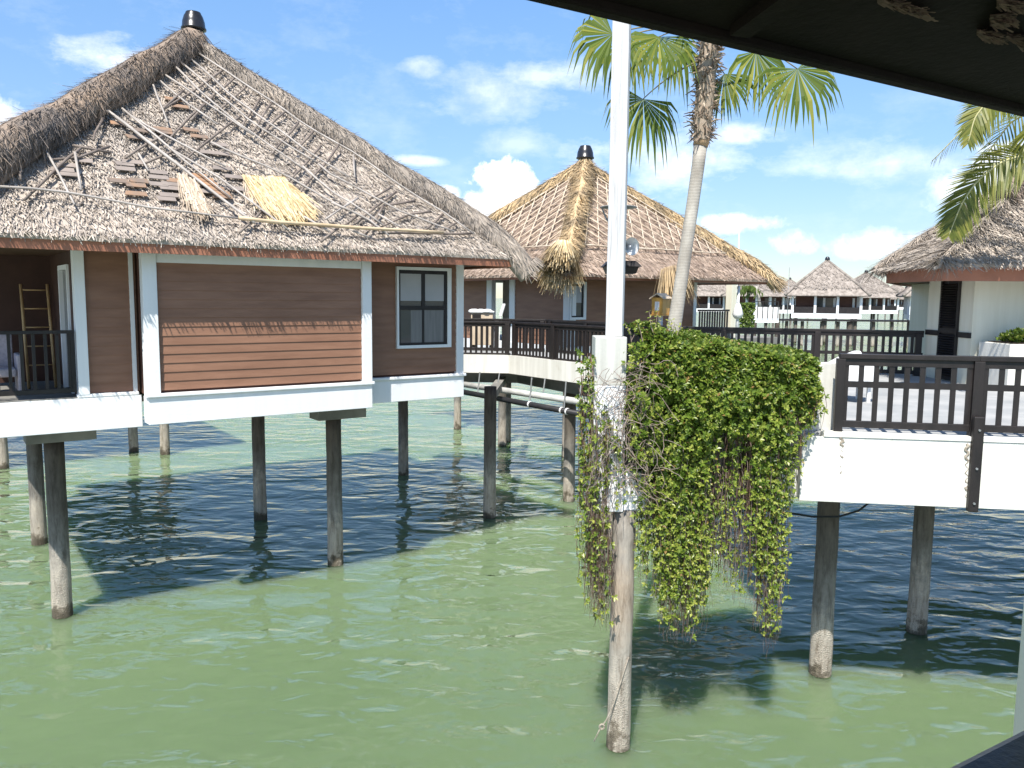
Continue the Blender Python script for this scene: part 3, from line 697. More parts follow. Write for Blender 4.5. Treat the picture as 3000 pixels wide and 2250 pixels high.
# ------------------------------------------------------------------ third house at the right
ring = [Vector(t) for t in ((8.22, 17.75, 0), (8.15, 15.3, 0), (11.6, 15.05, 0), (14.6, 16.6, 0), (15.8, 19.5, 0), (14.2, 22.6, 0), (11.6, 23.0, 0), (9.9, 20.6, 0))]
apC = Vector((12.55, 18.7, 9.05))
Cc = thing('water_bungalow', 'pale green walled house at the right under shaggy thatch with a black louvred shutter', 'bungalow', (apC.x, apC.y, 0), 0, 'thatched bungalows of the resort')
zfC = H + .40; zeC = zfC + .32
outr = [Vector((apC.x, apC.y, 0)) + (p - Vector((apC.x, apC.y, 0))) * 1.03 for p in ring]
cC = [p + Z * zeC for p in outr]
m = MB(); pyramid(m, cC, apC, .06)
for i in (7, 0, 1, 2):
    thatch_face(m, apC, cC[i], cC[(i + 1) % 8], .12, 55, .34, .016, .08, .9)
    e = (cC[(i + 1) % 8] - cC[i]).normalized(); eave_fringe(m, cC[i], cC[(i + 1) % 8], Vector((e.y, -e.x, 0)) if (Vector((e.y, -e.x, 0))).dot(cC[i] - apC) > 0 else Vector((-e.y, e.x, 0)), 200, .12, .013)
roofC = m.build('roof', M_THATCH, Cc)
m = MB(); ridge_tube(m, apC.lerp(cC[0], .22) , cC[0] + (cC[0] - apC).normalized() * .12, .10, .04, 300, .35, .014, .12, .03, .05)
m.build('ridge_cover', M_RIDGE2, roofC)
m = MB(); ridge_tube(m, apC, apC.lerp(cC[1], .52), .24, .12, 420, .35, .014, .22, .04); m.build('ridge_cover', M_RIDGE, roofC)
m = MB(); ridge_tube(m, apC.lerp(cC[1], .5), cC[1] - Z * .0, .08, .03, 420, .4, .014, .06, .03); m.build('ridge_cover', M_RIDGE2, roofC)
pole(Cc, [atY(2735, 786, 15.2), atY(2895, 730, 15.9)], .035, M_BAMBOO)
m = MB()
for i in range(8):
    a, b = ring[i], ring[(i + 1) % 8]; inn = (Vector((apC.x, apC.y, 0)) - (a + b) / 2).normalized() * .04
    m.hexa([a + Z * zfC, b + Z * zfC, b + inn + Z * zfC, a + inn + Z * zfC, a + Z * (zeC - .05), b + Z * (zeC - .05), b + inn + Z * (zeC - .05), a + inn + Z * (zeC - .05)])
m.build('fascia', M_FASCIA, Cc)
m = MB(); inr = [Vector((apC.x, apC.y, 0)) + (p - Vector((apC.x, apC.y, 0))) * .985 for p in ring]; m.prism(inr, zfC + .05, zfC + .08); m.build('soffit', M_SOFFIT, Cc)
zd = H - 1.65                                # platform level
WX = 9.18
m = MB(); m.box(WX, 13.6, 16.0, 17.75, zd, zfC + .05); m.box(10.4, 14.0, 17.751, 21, zd, zfC + .05); m.build('wall', M_PALE, Cc)
sh = MB(); sh.box(WX - .05, WX + .02, 16.47, 16.52, zd + .02, zfC + .04); sh.box(WX - .05, WX + .02, 17.13, 17.18, zd + .02, zfC + .04); sh.box(WX - .05, WX + .02, 16.52, 17.13, zd + .02, zd + .10); sh.box(WX - .05, WX + .02, 16.52, 17.13, zd + 1.0, zd + 1.1)
sh.box(WX - .01, WX + .015, 16.52, 17.13, zd + .1, zfC + .04)
shut = sh.build('shutter', M_BLACKWOOD, Cc)
m = MB()
for i in range(40):
    z = zd + .14 + i * .05
    if zd + .96 < z < zd + 1.12 or z > zfC - .02: continue
    m.hexa([Vector((WX - .065, 16.52, z)), Vector((WX - .055, 16.52, z - .006)), Vector((WX - .055, 17.13, z - .006)), Vector((WX - .065, 17.13, z)), Vector((WX - .02, 16.52, z + .034)), Vector((WX - .012, 16.52, z + .028)), Vector((WX - .012, 17.13, z + .028)), Vector((WX - .02, 17.13, z + .034))])
m.build('louvre', M_BLACKWOOD, shut)
m = MB(); m.box(WX - .03, WX - .002, 16.0, 16.46, zd + .93, zd + 1.04); m.box(WX - .03, WX - .002, 17.2, 17.75, zd + .93, zd + 1.04); m.build('wall_rail', M_BLACKWOOD, Cc)

# planter in front of the house
pl = thing('planter', 'low cream wall planter in front of the pale green house at the right', 'planter', (9.9, 15.3, zd))
P0 = atY(2868, 1008, 15.9)
P0.z = atY(2868, 1008, 14.9).z
MB().box(P0.x, 13, 14.9, 15.9, zd, P0.z).build('planter_wall', M_WALLW, pl, bevel=.01)
MB().box(P0.x + .12, 12.9, 15.02, 15.8, P0.z + .002, P0.z + .02).build('soil', M_SOIL, pl)
def bush(name, label, c0, c1, depth, h, count, L, group=None, mat=M_LEAF):
    b = thing(name, label, 'shrub', tuple((Vector(c0) + Vector(c1)) / 2), 0, group)
    m = MB(); st = MB()
    for k in range(count):
        s = random.random(); a = Vector(c0).lerp(Vector(c1), s)
        hh = h * (.45 + .55 * (.5 + .5 * noise.noise(Vector((s * 9, c0[0], 2))))) * (1 - .5 * max(0, .08 - s) / .08)
        P = a + Vector((R_(-.02, .02), R_(-depth, depth), hh * random.random() ** .6))
        up = Vector((R_(-.6, .6), R_(-1, .5), R_(.2, 1))).normalized()
        for j in range(5):
            dr = (up * .6 + Vector((R_(-1, 1), R_(-1, 1), R_(-.4, .8)))).normalized()
            m.leaf(P, dr, up, L * R_(.7, 1.3), L * .5)
        if k % 25 == 0: st.tube([a, P], .006, 4)
    m.build('foliage', mat, b); st.build('stem', M_UMBER, b)
    return b
bush('shrub', 'low green shrub growing along the top of the cream planter wall', (P0.x + .2, 15.35, P0.z), (12.6, 15.35, P0.z), .28, .30, 1300, .085)

# ------------------------------------------------------------------ the landing platform at the right
F0, F1, F2 = Vector((3.66, 10.02, 0)), Vector((9.0, 9.25, 0)), Vector((14, 9.2, 0))
plat = thing('landing_platform', 'cream rendered landing platform on piles at the right, holding the dark railing', 'platform', (7, 12, 0))
poly = [(3.66, 10.02), (9.0, 9.25), (14, 9.2), (16, 12), (16, 22), (9.6, 18.2), (4.0, 19.15), (2.55, 19.5), (3.2, 17.0), (4.0, 14.5), (3.9, 11.2)]
m = MB(); m.prism(poly, zd - .32, zd); m.build('floor', M_DECK, plat)
def wallseg(mb, a, b, t, z0, z1):
    a, b = Vector(a), Vector(b); n = Vector(((b - a).y, -(b - a).x, 0)).normalized() * t
    mb.hexa([v + Z * z for z in (z0, z1) for v in (a + n, b + n, b, a)])
zwb = H - 2.51
m = MB(); wallseg(m, F0, F1, .16, zwb, zd - .035); wallseg(m, F1 + Vector((.002, 0, 0)), F2, .16, zwb, zd - .035); m.build('edge_beam', M_WALLW, plat, bevel=.008)
m = MB(); wallseg(m, F0 + Vector((.25, -.036, 0)), F1, .175, zd - .033, zd + .025); m.build('coping', M_WALLW, plat, bevel=.006)
for x, y in ((2402, 1972), (2685, 1850)):
    P = atz(x, y, 0); pile(plat, P.x, P.y, zd - .32)
for x, y in ((12, 14), (14, 17.5)): pile(plat, x, y, zd - .32)
# rust and dirt stains where the posts are fixed are lumps of flaked render
for cx, cz0, cz1 in ((2466, 1270, 1390), (2832, 1300, 1460)):
    base = None; m = MB(); k = 26
    pts = [atY(cx + 5 * math.sin(i * 1.7), cz0 + (cz1 - cz0) * i / k, 9.80 if cx < 2600 else 9.585) for i in range(k + 1)]
    m.tube(pts, [.004 + .022 * abs(noise.noise(Vector((i * .7, cx, 0)))) + (.012 if i < 8 else 0) for i in range(k + 1)], 7); m.build('flaked_render', M_ROPE, plat, True)

# near railing on the platform
nr = thing('railing', 'dark timber railing with slim balusters on the cream landing wall at the right', 'railing', (6, 9.7, zd), 0, 'dark timber railings')
ra = atY(2460, 1040, 9.93); rb = atY(2868, 1048, 9.66); rc = rb + (rb - ra).normalized() * 3.6
hr = ra.z - zd + .02
railing(nr, ra, rb, zd, hr, .176, .62, (0.012,), .058, .10, .12, drop=.12)
railing(nr, rb, rc, zd, hr, .176, .62, (0, .55), .058, .12, .12, drop=.05)
b0 = Vector((rb.x, rb.y, 0)); ax = (Vector(rb) - Vector(ra)); ax.z = 0; ax.normalize(); outn = Vector((ax.y, -ax.x, 0))
m = MB(); c = b0 + outn * .125
m.upright(c, .12, zwb - .03, zd + .28, ax, .085); m.build('bracket_post', M_BLACKWOOD, nr, bevel=.012)
m = MB()
for zz in (zd + .12, zd - .35, zd - .78): m.tube([c + outn * .04 + Z * zz, c + outn * .062 + Z * zz], .014, 8)
m.build('bolt', M_METAL, nr)

# something wrapped in white canvas standing behind the railing
P = atY(2495, 1060, 13.2); cv = thing('covered_table', 'small table wrapped in a white canvas cover behind the left end of the dark railing', 'table', (P.x, P.y, zd))
zt_ = atY(2512, 1028, 13.2).z; n_ = 40; prof_ = [(.40, zd + .30), (.37, zd + .50), (.33, zd + .64), (.18, zd + .74), (.05, zt_)]
vs = [Vector((P.x + .08 * (k == 4) + r * (1 + (.10 * math.sin(j * 2 * math.pi * 7 / n_) + .05 * math.sin(j * 2 * math.pi * 11 / n_ + 1)) * (1.2 - .25 * k)) * math.cos(2 * math.pi * j / n_), P.y + r * (1 + .10 * math.sin(j * 2 * math.pi * 7 / n_) * (1.2 - .25 * k)) * math.sin(2 * math.pi * j / n_), z)) for k, (r, z) in enumerate(prof_) for j in range(n_)]
m = MB(); m.add(vs, [(k * n_ + j, k * n_ + (j + 1) % n_, (k + 1) * n_ + (j + 1) % n_, (k + 1) * n_ + j) for k in range(4) for j in range(n_)] + [tuple(range(4 * n_, 5 * n_))]); m.build('cover', M_CLOTH, cv, True)
for sx in (-.22, .22):
    for sy in (-.2, .2): MB().upright((P.x + sx, P.y + sy, 0), .05, zd, zd + .66).build('leg', M_WHITE, cv)

# far railing across the platform
fr = thing('railing', 'long dark railing along the far side of the landing, ending at the pale house', 'railing', (6, 18.5, zd), 0, 'dark timber railings')
fa, fb = Vector((2.62, 19.4, 0)), Vector((9.14, 17.78, 0))
railing(fr, fa, fb, zd - .02, 1.03, .148, .5, (0.02, .36, .67, .985), .062, .13, .1, drop=.1)

# ------------------------------------------------------------------ footbridge to the middle bungalow
fbz = zd
fbr = thing('footbridge', 'white edged footbridge on dark piles behind the near bungalow corner', 'footbridge', (0, 22.5, 0))
E0, E1, E2, E3 = Vector((-3.4, 23.1, 0)), Vector((-.05, 22.85, 0)), Vector((2.29, 19.6, 0)), Vector((3.3, 16.6, 0))
K0, K1, K2 = Vector((-3.4, 25.1, 0)), Vector((1.0, 24.6, 0)), Vector((3.2, 21.4, 0))
m = MB(); m.prism([E0, E1, E2, (2.6, 19.5, 0), K2, K1, K0], fbz - .16, fbz - .004); m.build('deck', M_DECK, fbr)
m = MB(); wallseg(m, E0, E1, .12, fbz - .50, fbz + .02); wallseg(m, E1 + Vector((.003, -.004, 0)), E2, .12, fbz - .50, fbz + .02); wallseg(m, E2 + Vector((.003, -.004, 0)), E3, .12, fbz - .50, fbz + .02); m.build('edge_beam', M_WALLW, fbr)
m = MB(); wallseg(m, K1, K0, .12, fbz - .45, fbz + .02); wallseg(m, K2, K1 + Vector((.003, -.003, 0)), .12, fbz - .45, fbz + .02); m.build('edge_beam', M_WALLW, fbr)
for x, y, zt in ((1434, 1515, 3.34), (1471, 1305, 3.3)):
    P = atz(x, y, 0); pile(fbr, P.x, P.y, zt)
pile(fbr, 1.6, 21.6, fbz - .16); pile(fbr, 2.2, 17.9, fbz - .5)
P6 = atz(1434, 1515, 0)
m = MB(); m.bar(P6 + Z * 3.10 + Vector((0, .0, 0)), P6 + Z * 3.10 + Vector((.6, 9.8, 0)), .24, .2); m.build('cross_beam', M_SLAB, fbr)
m = MB(); m.bar(E0 + Vector((0, .9, fbz - .52)), E1 + Vector((.3, .9, fbz - .52)), .3, .7); m.bar(E1 + Vector((.3, .9, fbz - .52)), E3 + Vector((.5, .8, fbz - .52)), .3, .7); m.build('girder', M_SLAB, fbr)
br = thing('railing', 'dark close-boarded railing along the front of the footbridge', 'railing', (0, 22.4, fbz), 0, 'dark timber railings')
o = Vector((0, -.03, 0)); hb = 1.0
railing(br, E0 + o, E1 + o, fbz - .03, hb, .15, None, (.35, .97), .06, .13, .06, drop=.30)
railing(br, E1 + o + Vector((.05, -.05, 0)), E2 + o, fbz - .03, hb, .15, None, (.03, .48), .06, .13, .06, drop=.40)
railing(br, E2 + o, E3 + o, fbz - .03, hb, .15, None, (.05, .6), .06, .13, .06, drop=.40)
bk = thing('railing', 'dark railing along the back of the footbridge before the middle bungalow', 'railing', (0, 24.6, fbz), 0, 'dark timber railings')
railing(bk, K0, K1, fbz, 1.0, .17, None, (.3, .66, .98), .065, .13, .06)
railing(bk, K1 + Vector((.05, -.05, 0)), K2, fbz, 1.0, .17, None, (.05, .5, .97), .065, .13, .06)
railing(bk, Vector((3.25, 21.3, 0)), Vector((4.0, 19.3, 0)), fbz, 1.0, .17, None, (.06, .9), .065, .13, .06)

# service pipes under the footbridge
def seg(x0, y0, Y0, x1, y1, Y1): return [atY(x0, y0, Y0), atY(x1, y1, Y1)]
gp = thing('service_pipe', 'thick pale grey pipe slung under the footbridge', 'pipe', (0, 22, 3), 0, 'pipes under the footbridge')
a, b = seg(1345, 1124, 23.2, 1772, 1188, 19.3); MB().tube([a, a.lerp(b, .5), b], .085, 14).build('pipe', M_PIPE, gp, True)
for t in (.3, .62, .85):
    P = a.lerp(b, t); m = MB(); m.tube([P + Z * .10, Vector((P.x + .05, P.y + .12, fbz - .45))], .018, 6); m.build('hanger', M_METAL, gp)
bp = thing('service_pipe', 'black pipe with white clips hanging lowest under the footbridge', 'pipe', (0, 21, 2.8), 0, 'pipes under the footbridge')
a, b = seg(1345, 1146, 23.0, 1772, 1226, 19.1); MB().tube([a, a.lerp(b, .5), b], .075, 14).build('pipe', M_PIPEB, bp, True)
for t in (.53, .74, .775):
    P = a.lerp(b, t); dx = (b - a).normalized() * .02; MB().tube([P - dx, P + dx], .088, 14).build('clip', M_CLIP, bp, True)
for t in (.15, .53, .755):
    P = a.lerp(b, t); MB().tube([P + Z * .07, Vector((P.x + .05, P.y + .14, fbz - .45))], .02, 6).build('hanger', M_METAL, bp)

# boxes on the walkway before the middle bungalow
ct = thing('linen_trolley', 'tan linen trolley with a white cloth heaped on top, behind the footbridge railing', 'trolley', tuple(atY(1412, 1000, 26.0).xy) + (zd,))
P = atY(1412, 925, 26.0); bx, by = P.x, P.y
MB().box(bx - .34, bx + .36, by - .3, by + .3, zd + .12, H - .50).build('cabinet', M_TAN, ct, bevel=.01)
MB().box(bx - .30, bx - .02, by - .312, by - .302, H - .66, H - .54).build('opening', M_BLACKWOOD, ct)
m = MB(); m.box(bx - .38, bx + .40, by - .34, by + .34, H - .498, H - .44)
for k in range(9): m.lathe((bx + R_(-.3, .36), by + R_(-.25, .2), H - .45), [(.13, -.04), (.16, .0), (.11, .05), (.04, .075)], 10)
m.build('cloth', M_CLOTH, ct, True)
for sx in (-.28, .3):
    for sy in (-.22, .22): m = MB(); m.lathe((bx + sx, by + sy, zd + .06), [(.03, -.06), (.055, -.03), (.055, .03), (.03, .06)], 10); m.build('wheel', M_BLACKWOOD, ct)
bo = MB(); P, Q = atY(1466, 926, 25.6), atY(1477, 890, 25.7); bo.bar(Vector((P.x - .05, P.y, zd + 0)), P, .03, .03); bo.bar(P, Q, .12, .03); bo = bo.build('broom', M_CLOTH)
single(bo, 'upright pale mop leaning beside the linen trolley', 'mop')

# small varnished box on a post
mb_ = atY(1936, 905, 20.2)
mx = thing('letter_box', 'yellow varnished wooden box with a gabled roof on a white post', 'letter box', (mb_.x, mb_.y, zd))
z0, z1 = atY(1936, 921, 20.2).z, atY(1936, 872, 20.2).z
MB().upright((mb_.x, mb_.y, 0), .10, zd, z0 - .03).build('post', M_WHITE, mx)
axm = Vector((.80, -.6, 0)); aym = Vector((.6, .8, 0))
bd = MB(); bd.upright((mb_.x, mb_.y, 0), .30, z0, z1, axm, .40); bd.build('box', M_YELLOW, mx, bevel=.008)
MB().upright((mb_.x, mb_.y, 0), .36, z0 - .03, z0 - .002, axm, .46).build('base', M_YELLOW, mx)
c = Vector((mb_.x, mb_.y, 0)); m = MB(); zr = atY(1936, 860, 20.2).z
fL, fR = c - axm * .21, c + axm * .21
for s in (-1, 1):
    a_, b_ = fL + aym * .0, fR
    q = [c + axm * .0 - aym * .25 + Z * (zr + .01), c + aym * .25 + Z * (zr + .01), c + aym * .25 + axm * s * .21 + Z * (z1 - .02), c - aym * .25 + axm * s * .21 + Z * (z1 - .02)]
    m.slab(q, .025)
m.build('roof', M_TAN, mx)
m = MB(); f = c - aym * .203
m.hexa([v + Z * z for z in (z0, z1) for v in (f - axm * .15, f + axm * .15, f + axm * .15 + aym * .01, f - axm * .15 + aym * .01)]); m.build('front_panel', M_YELLOW, mx)
m = MB(); f = c - aym * .215
m.hexa([v + Z * z for z in (z0 + .1, z1 - .1) for v in (f - axm * .06, f + axm * .06, f + axm * .06 + aym * .01, f - axm * .06 + aym * .01)]); m.build('notice', M_CLOTH, mx)

# lantern post with loudspeaker behind the white post
lp = atY(1800, 800, 18.2)
lpost = thing('lamp_post', 'slim dark lamp post with a flat shade and hooded lantern, mostly behind the white post', 'lamp post', (lp.x, lp.y, zd))
ztop = atY(1805, 615, 18.2).z
MB().tube([(lp.x, lp.y, zd), (lp.x, lp.y, ztop)], .04, 8).build('pole', M_METAL, lpost)
zz = atY(1808, 603, 18.2).z
m = MB(); m.lathe((lp.x + .06, lp.y, zz - .04), [(.05, -.09), (.12, -.04), (.42, 0.0), (.40, .02), (.10, .07), (.03, .08)], 20); m.build('lamp_shade', M_METAL, lpost, True)
m = MB(); q0 = Vector((lp.x - .33, lp.y, zz - .06)); m.tube([q0 + Vector((.02, 0, 0)), q0 + Vector((.13, 0, -.25)), Vector((lp.x, lp.y, zz - .5))], .018, 6); m.build('bracket', M_METAL, lpost)
z0, z1 = atY(1815, 802, 18.2).z, atY(1815, 768, 18.2).z
lx = atY(1818, 785, 18.2).x
m = MB(); m.hexa([Vector((lx + sx * a, lp.y + sy * a, z)) for z, a in ((z0, .31), (z1 - .11, .36)) for sx, sy in ((-1, -1), (1, -1), (1, 1), (-1, 1))]); m.build('lantern', M_BLACKWOOD, lpost)
m = MB(); m.hexa([Vector((lx + sx * a, lp.y + sy * a, z)) for z, a in ((z1 - .108, .42), (z1 + .02, .30)) for sx, sy in ((-1, -1), (1, -1), (1, 1), (-1, 1))]); m.build('lantern_hood', M_BLACKWOOD, lpost)
hs = atY(1843, 722, 17.9); ho = thing('loudspeaker', 'grey white horn loudspeaker poking out right of the white post', 'loudspeaker', tuple(hs))
m = MB(); nx = Vector((.45, -.9, -.05)).normalized()
pts = [hs - nx * .30, hs - nx * .18, hs - nx * .05, hs + nx * .05, hs + nx * .10]; m.tube(pts, [.05, .06, .10, .17, .20], 18, cap=False)
m.tube(pts[::-1], [.19, .16, .09, .05, .04], 18, cap=False); m.build('horn', M_CLIP, ho, True)
m = MB(); m.tube([hs - nx * .02, hs + nx * .06], [.03, .02], 10); m.build('driver', M_CLIP, ho, True)
m = MB(); m.tube([hs - nx * .25, Vector((lp.x, lp.y, hs.z - .02))], .02, 6); m.build('bracket', M_METAL, ho)

# ------------------------------------------------------------------ concrete pier, white post, planter box and vine
pier = thing('concrete_pier', 'tall grey and white concrete pier on one barnacled pile carrying the white post', 'pier', (1.3, 9.42, 0))
yb = 9.28
xl, xr = atY(1739, 1250, yb).x, atY(1831, 1250, yb).x
zt = atY(1785, 987, yb).z; zbk = atY(1785, 1500, yb).z; zmid = atY(1785, 1130, yb).z
MB().box(xl, xr, yb, yb + .40, zmid + .002, zt).build('pier_head', M_BLOCK, pier, bevel=.012)
MB().box(xl - .003, xr + .003, yb - .004, yb + .404, zbk, zmid).build('pier_body', M_WHITE, pier, bevel=.01)
MB().box(xr + .006, atY(1901, 1450, yb).x, yb + .06, yb + .40, zbk + .003, atY(1850, 1385, yb).z).build('beam_stub', M_WHITE, pier, bevel=.01)
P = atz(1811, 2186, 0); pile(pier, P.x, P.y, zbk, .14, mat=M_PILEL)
cpile = P
wp = thing('white_post', 'tall weathered white timber post standing on the concrete pier', 'post', ((xl + xr) / 2, yb + .2, zt))
m = MB(); b0 = Vector(((atY(1777, 987, yb + .1).x + atY(1830, 987, yb + .1).x) / 2, yb + .2, 0)); axp = Vector((1, -.22, 0))
m.upright(b0, .205, zt + .001, 9.6, axp, .12); m.build('timber', M_POST, wp, bevel=.008)
m = MB(); m.upright(b0 + axp.normalized() * .055 + Vector((-.02, -.083, 0)), .085, zt + .003, 9.58, axp, .045); m.build('cover_strip', M_POST, wp, bevel=.005)

V0, V1 = Vector((xr + .25, 9.50, 0)), Vector((3.70, 10.05, 0))
pb = thing('planter', 'white planter wall almost hidden behind the green hanging vine', 'planter', (2.6, 9.9, zd))
ztp = atY(2420, 1066, 10.0).z
m = MB(); wallseg(m, V0, V1 + Vector((.002, 0, 0)), .0, zwb, ztp)
vax = (V1 - V0).normalized(); vn = Vector((vax.y, -vax.x, 0))
m = MB(); m.hexa([v + Z * z for z in (zwb, ztp) for v in (V0, V1 + vax * .45, V1 + vax * .45 - vn * .16, V0 - vn * .16)]); m.build('planter_wall', M_WALLW, pb, bevel=.008)
m = MB(); m.hexa([v + Z * z for z in (zwb + .3, ztp - .08) for v in (V0 - vn * .162, V1 - vn * .162, V1 - vn * .95, V0 - vn * .95)]); m.build('soil', M_SOIL, pb)

vine = thing('hanging_vine', 'bushy green trailing vine spilling over the white planter and hanging down to the water', 'vine', (2.5, 9.6, 3.9))
lf, lf2, st, core, dry = MB(), MB(), MB(), MB(), MB()
LV = (V1 - V0).length
def fpt(s): return V0.lerp(V1, s)
# hedge profile: (forward distance, z)
def prof(u, s):
    """u 0..1 from back top over the crest down the front"""
    top = 5.20 - .30 * s + .11 * noise.noise(Vector((s * 7, 1, 0)))
    bot = 4.0 + .22 * noise.noise(Vector((s * 6, 5, 0))) - .25 * math.exp(-((s - .22) / .12) ** 2) - .2 * math.exp(-((s - .76) / .08) ** 2)
    edge = min(1, s / .05, (1.04 - s) / .10); edge = max(0, edge) ** .5
    bul = .30 * edge + .15 * noise.noise(Vector((s * 6, u * 3.5, 3))) + .05 * noise.noise(Vector((s * 19, u * 9, 3)))
    if u < .28:
        t = u / .28; return -.55 + (.55 + bul * .75) * t, top - .10 * t * t
    t = (u - .28) / .72
    return bul * (.75 + .35 * math.sin(math.pi * min(1, t * 1.1)) - .5 * t * t), top - .10 - (top - .10 - bot) * t
NS, NU = 34, 18
vs = []
for i in range(NS + 1):
    for j in range(NU + 1):
        s, u = i / NS, j / NU; fwd, z = prof(u, s); P = fpt(s) + vn * (fwd - .07) + Z * (z - .05); vs.append(P)
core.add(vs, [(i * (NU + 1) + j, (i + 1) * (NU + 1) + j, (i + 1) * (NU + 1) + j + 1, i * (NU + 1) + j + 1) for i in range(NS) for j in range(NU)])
def rosette(mb, P, out, n, L):
    a = out.cross(Vector((.2, .5, .9))).normalized(); b = out.cross(a); w0 = R_(0, 6.3)
    for j in range(n):
        w = w0 + j * 2.4; o = a * math.cos(w) + b * math.sin(w)
        dr = (o * R_(.6, 1) + out * R_(.15, .9) + Z * .1).normalized(); nr_ = (out * .8 + Z * .55 - dr * (out.dot(dr) * .8)).normalized()
        l = L * R_(.7, 1.25); mb.leaf(P, dr, nr_, l, l * R_(.5, .62))
for k in range(6000):
    s, u = R_(-.02, 1.03), R_(0, 1) ** .9
    fwd, z = prof(u, min(max(s, 0), 1)); P = fpt(s) + vn * (fwd + R_(-.06, .05)) + Z * z
    z -= .25 * max(0, u - .75) * 4 * random.random()
    if z < 4.3 and random.random() < (4.3 - z) * .9: continue
    f2, z2 = prof(min(1, u + .03), min(max(s, 0), 1)); tz = Vector((0, 0, z2 - z)) + vn * (f2 - fwd); out = vax.cross(tz).normalized(); out = out if out.dot(vn + Z * .4) > 0 else -out
    out = (out + Vector((R_(-.5, .5), R_(-.5, .5), R_(-.2, .7)))).normalized()
    rosette(lf if random.random() < .85 else lf2, P, out, 6, R_(.048, .068))
# a few tall shoots at the left of the crest
for k in range(14):
    s = R_(-.12, .22); b = fpt(s) + vn * R_(-.2, .25) + Z * 5.05; tp = b + Vector((R_(-.15, .1), R_(-.05, .05), R_(.1, .42)))
    dry.tube([b, b.lerp(tp, .5) + Vector((R_(-.03, .03), 0, 0)), tp], [.005, .004, .003], 4)
    for t in (.4, .6, .8, 1): rosette(lf2, b.lerp(tp, t), Vector((R_(-1, 1), -.6, .6)).normalized(), 2, .045)
# hanging strands; the trailing length varies along the planter
def bottom_y(x):
    pts = [(1835, 1690), (1900, 1740), (1935, 1830), (2010, 1850), (2070, 1800), (2090, 1700), (2200, 1740), (2215, 1820), (2255, 1890), (2292, 1800), (2312, 1430), (2350, 1330), (2400, 1220)]
    for (a, ya), (b, yb_) in zip(pts[:-1], pts[1:]):
        if a <= x <= b: return ya + (yb_ - ya) * (x - a) / (b - a)
    return 1300
def strand(x, ytop, ybot, Y, green, young, thick=.0045, sway=.05):
    P = atY(x, ytop, Y + .24); Q = atY(x + R_(-14, 14), ybot, Y); n = max(4, int((P.z - Q.z) / .10)); pts = []
    sd = R_(0, 50)
    for i in range(n + 1):
        t = i / n
        pts.append(Vector((P.x + (Q.x - P.x) * t + sway * noise.noise(Vector((t * 3 * (P.z - Q.z), sd, 0))), P.y - .24 * min(1, t * 3) + sway * 1.2 * noise.noise(Vector((t * 3, sd, 7))), P.z + (Q.z - P.z) * t)))
    (st if random.random() < .6 else dry).tube(pts, [thick * (1 - .6 * i / n) for i in range(n + 1)], 3, cap=False)
    for i in range(1, n + 1):
        t = i / n
        if t > .9 and random.random() < .6: continue
        if random.random() < green * (1.0 - .1 * t):
            o = Vector((R_(-1, 1), -1, R_(-.2, .6))).normalized()
            tgt = lf2 if random.random() < young + .5 * t * young else lf
            rosette(tgt, pts[i] + o * .02, o, random.choice((3, 4, 5)), .052)
for k in range(330):
    x = R_(1860, 2310); yb_ = bottom_y(x) - abs(random.gauss(0, 1)) * 110
    dens = .5
    if 1930 < x < 2050: dens = .78
    if 2220 < x < 2285: dens = .75
    if 2080 < x < 2208: dens = .20 if random.random() < .6 else .5
    s = min(1, max(0, (x - 1845) / 560)); Y = 9.42 + .42 * s - R_(.05, .28)
    if 2095 < x < 2205 and random.random() < .45: continue
    strand(x, R_(1080, 1330), max(1380, yb_), Y + .06, dens, .55)
for k in range(46):
    x = R_(2310, 2405); strand(x, R_(1120, 1200), max(1200, bottom_y(x) - R_(-20, 120)), 9.72, .45, .3)
for k in range(1150):          # leafy mantle below the crest, thinning downwards
    x = R_(1850, 2330); col = math.exp(-((x - 1985) / 75) ** 2) + .9 * math.exp(-((x - 2250) / 50) ** 2) + .16
    y = R_(1130, 1330) + abs(random.gauss(0, 1)) * 170 * col
    if y > bottom_y(x) - 40: continue
    if 2078 < x < 2208 and y > 1285 and random.random() < .8: continue
    P = atY(x, y, 9.42 + .42 * min(1, max(0, (x - 1845) / 560)) - R_(.0, .30) - .20 * max(0, 1 - (y - 1130) / 280)); rosette(lf if random.random() < .6 else lf2, P, Vector((R_(-.8, .8), -1, R_(-.1, .8))).normalized(), 5, R_(.045, .062))
for k in range(260):           # woody runners
    x = random.choice((R_(2040, 2100), R_(2195, 2235), R_(1900, 1940), R_(2090, 2200), R_(1860, 2310))); strand(x, R_(1150, 1280), bottom_y(x) - R_(20, 300), 9.50 + .42 * (x - 1845) / 560 - R_(0, .12), .1, .8, .007, .05)
# dry root-like ends
for k in range(230):
    x = random.choice((R_(1935, 2065), R_(1935, 2065), R_(2215, 2285), R_(2100, 2200), R_(1960, 2030)))
    y1 = bottom_y(x) + R_(-60, 50); strand(x, y1 - R_(120, 420), y1, 9.45 + .4 * (x - 1845) / 560 - R_(0, .2), .04, 1, .0032, .08)
# curtain left of the pier
for k in range(80):
    x = R_(1694, 1782); yb_ = 1830 - abs(x - 1770) * 1.6 - abs(random.gauss(0, 1)) * 120
    strand(x, R_(1020, 1180) + (1740 - min(x, 1740)) * .8, max(1300, yb_), R_(9.15, 9.4), .27, .5)
for k in range(130):
    x = R_(1712, 1790); y1 = 1840 - abs(x - 1778) * 1.0; strand(x, y1 - R_(150, 500), y1 + R_(-60, 20), R_(9.12, 9.26), .05, .6, .0032, .07)
for k in range(70):
    P = atY(R_(1690, 1745), R_(1020, 1500), R_(9.2, 9.45)); rosette(lf, P, Vector((R_(-1, .4), -1, R_(0, .6))).normalized(), 5, .05)
